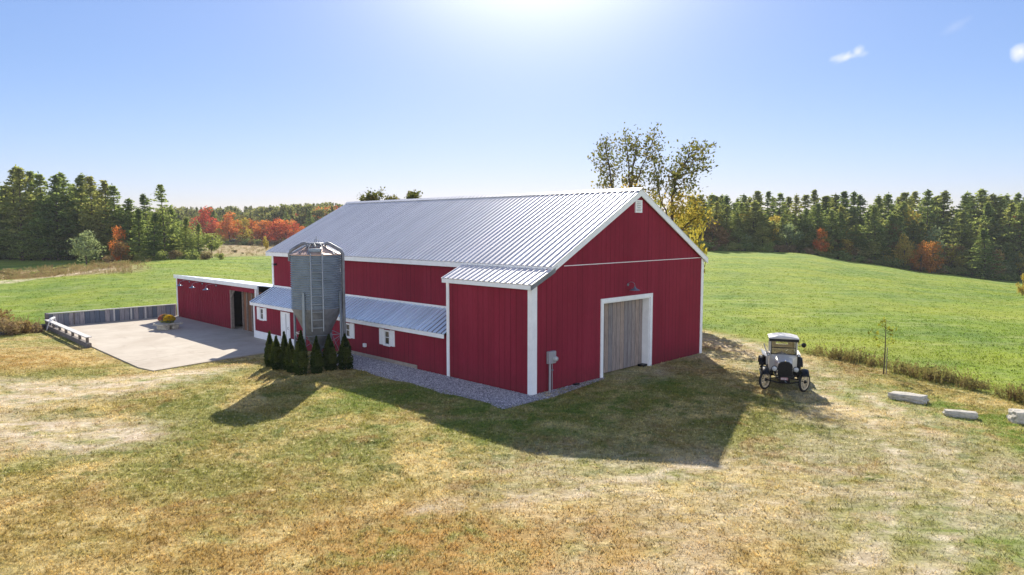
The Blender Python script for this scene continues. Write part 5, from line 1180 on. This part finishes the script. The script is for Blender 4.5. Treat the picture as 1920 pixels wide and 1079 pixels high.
# clouds: small wisps fixed in the sky by direction
def cdir(px, py):
    d = ray(px, py).normalized(); return tuple(d)
nz = w.noise(tc, 26, 6, .6, .6)
acc = None
for (px, py, sx, sy, am, tilt) in [(1590, 107, 32, 9, .9, -.18), (1608, 98, 15, 10, .9, -.7), (1913, 98, 15, 18, 1.0, -.5), (1790, 50, 24, 9, .16, -.5)]:
    d = Vector(cdir(px, py)); r_ = Vector((0, 0, 1)).cross(d).normalized()*-1; u_ = r_.cross(d); 
    ct, st_c = math.cos(tilt), math.sin(tilt); a_ = r_*ct-u_*st_c if False else r_*ct+u_*(-st_c); b_ = u_*ct+r_*st_c
    da = w.n('ShaderNodeVectorMath', {0: tc, 1: tuple(a_*(F/sx))}, operation='DOT_PRODUCT').outputs['Value']; da = w.math('SUBTRACT', da, d.dot(a_)*F/sx)
    db = w.n('ShaderNodeVectorMath', {0: tc, 1: tuple(b_*(F/sy))}, operation='DOT_PRODUCT').outputs['Value']; db = w.math('SUBTRACT', db, d.dot(b_)*F/sy)
    r2 = w.math('ADD', w.math('MULTIPLY', da, da), w.math('MULTIPLY', db, db)); 
    m = w.math('SUBTRACT', w.math('SUBTRACT', 1.35, w.math('SQRT', r2)), w.math('MULTIPLY', w.math('SUBTRACT', nz, .35), 2.6), clamp=True)
    fw_ = w.math('GREATER_THAN', w.n('ShaderNodeVectorMath', {0: tc, 1: tuple(d)}, operation='DOT_PRODUCT').outputs['Value'], .9)
    m = w.math('MULTIPLY', w.math('MULTIPLY', m, am), fw_); acc = m if acc is None else w.math('MAXIMUM', acc, m)
# soften the range of the sky (thin high haze), then add the broad pale aureole round the sun
hz = w.n('ShaderNodeMapRange', {0: X[2], 1: .22, 2: 0.0, 3: 0.0, 4: 1.0}, interpolation_type='SMOOTHSTEP').outputs[0]
lum = w.n('ShaderNodeVectorMath', {0: sky.outputs[0], 1: (.25, .60, .15)}, operation='DOT_PRODUCT').outputs['Value']
k = w.math('DIVIDE', 1.0, w.math('ADD', 1.0, w.math('MULTIPLY', lum, SKYC)))
tint = w.mix(1.0, sky.outputs[0], w.n('ShaderNodeCombineColor', {0: w.math('MULTIPLY', k, SKYT[0]), 1: w.math('MULTIPLY', k, SKYT[1]), 2: w.math('MULTIPLY', k, SKYT[2])}).outputs[0], 'MULTIPLY')
sdv = (math.sin(SUN_AZ+R(1.2))*math.cos(SUN_EL), math.cos(SUN_AZ+R(1.2))*math.cos(SUN_EL), math.sin(SUN_EL))
dt = w.n('ShaderNodeVectorMath', {0: tc, 1: sdv}, operation='DOT_PRODUCT').outputs['Value']
ang = w.math('ARCCOSINE', w.math('MINIMUM', dt, .99999)); g_ = w.math('EXPONENT', w.math('MULTIPLY', w.math('MULTIPLY', ang, ang), -1/(.19**2)))
gl = w.math('MULTIPLY', g_, GLOW)
tint = w.mix(1.0, tint, w.n('ShaderNodeCombineColor', {0: w.math('MULTIPLY', gl, 1.12), 1: gl, 2: w.math('MULTIPLY', gl, .8)}).outputs[0], 'ADD')
# added bright fill in the unseen sky behind the camera, lifting shaded walls
bn = w.noise(tc, 3.0, 5, .6, .4)
fill_fac = w.math('MULTIPLY', w.n('ShaderNodeMapRange', {0: X[1], 1: -.05, 2: -.55, 3: 0.0, 4: 1.0}, interpolation_type='SMOOTHSTEP').outputs[0], w.n('ShaderNodeMapRange', {0: X[2], 1: .62, 2: .22, 3: 0.0, 4: 1.0}, interpolation_type='SMOOTHSTEP').outputs[0])
fill_fac = w.math('MULTIPLY', fill_fac, w.rng(bn, .3, .6, .45, 1.0), clamp=True)
tint = w.mix(1.0, tint, w.mix(hz, (1, 1, 1), (1.22, 1.13, 1.22)), 'MULTIPLY')
tint = w.mix(fill_fac, tint, SKY_FILL)
colr = w.mix(acc, tint, (4.6, 4.7, 4.9))
bg = w.n('ShaderNodeBackground', {0: colr, 1: .10}); ow = w.n('ShaderNodeOutputWorld'); w.t.links.new(bg.outputs[0], ow.inputs[0])
sd = bpy.data.lights.new('sun', 'SUN'); sd.energy = 4.1; sd.angle = R(.53); sd.color = (1.0, .93, .82)
so = bpy.data.objects.new('sun', sd); C.objects.link(so)
dv = Vector((math.sin(SUN_AZ)*math.cos(SUN_EL), math.cos(SUN_AZ)*math.cos(SUN_EL), math.sin(SUN_EL)))
so.rotation_euler = dv.to_track_quat('Z', 'Y').to_euler(); so.location = (0, 60, 60)
# ------------------------------------------------------------------ camera
cd = bpy.data.cameras.new('camera'); cd.sensor_width = 36; cd.lens = 36*F/1920; cd.clip_end = 6000; cd.clip_start = .1
cam = bpy.data.objects.new('camera', cd); C.objects.link(cam); cam.location = (0, 0, CAMH); cam.rotation_euler = (R(90)-PITCH, 0, 0)
S.camera = cam
S.render.engine = 'CYCLES'
S.view_settings.view_transform = 'Standard'; S.view_settings.look = 'None'; S.view_settings.exposure = 1.15; S.view_settings.gamma = 1
S.cycles.volume_bounces = 0; S.cycles.transparent_max_bounces = 8
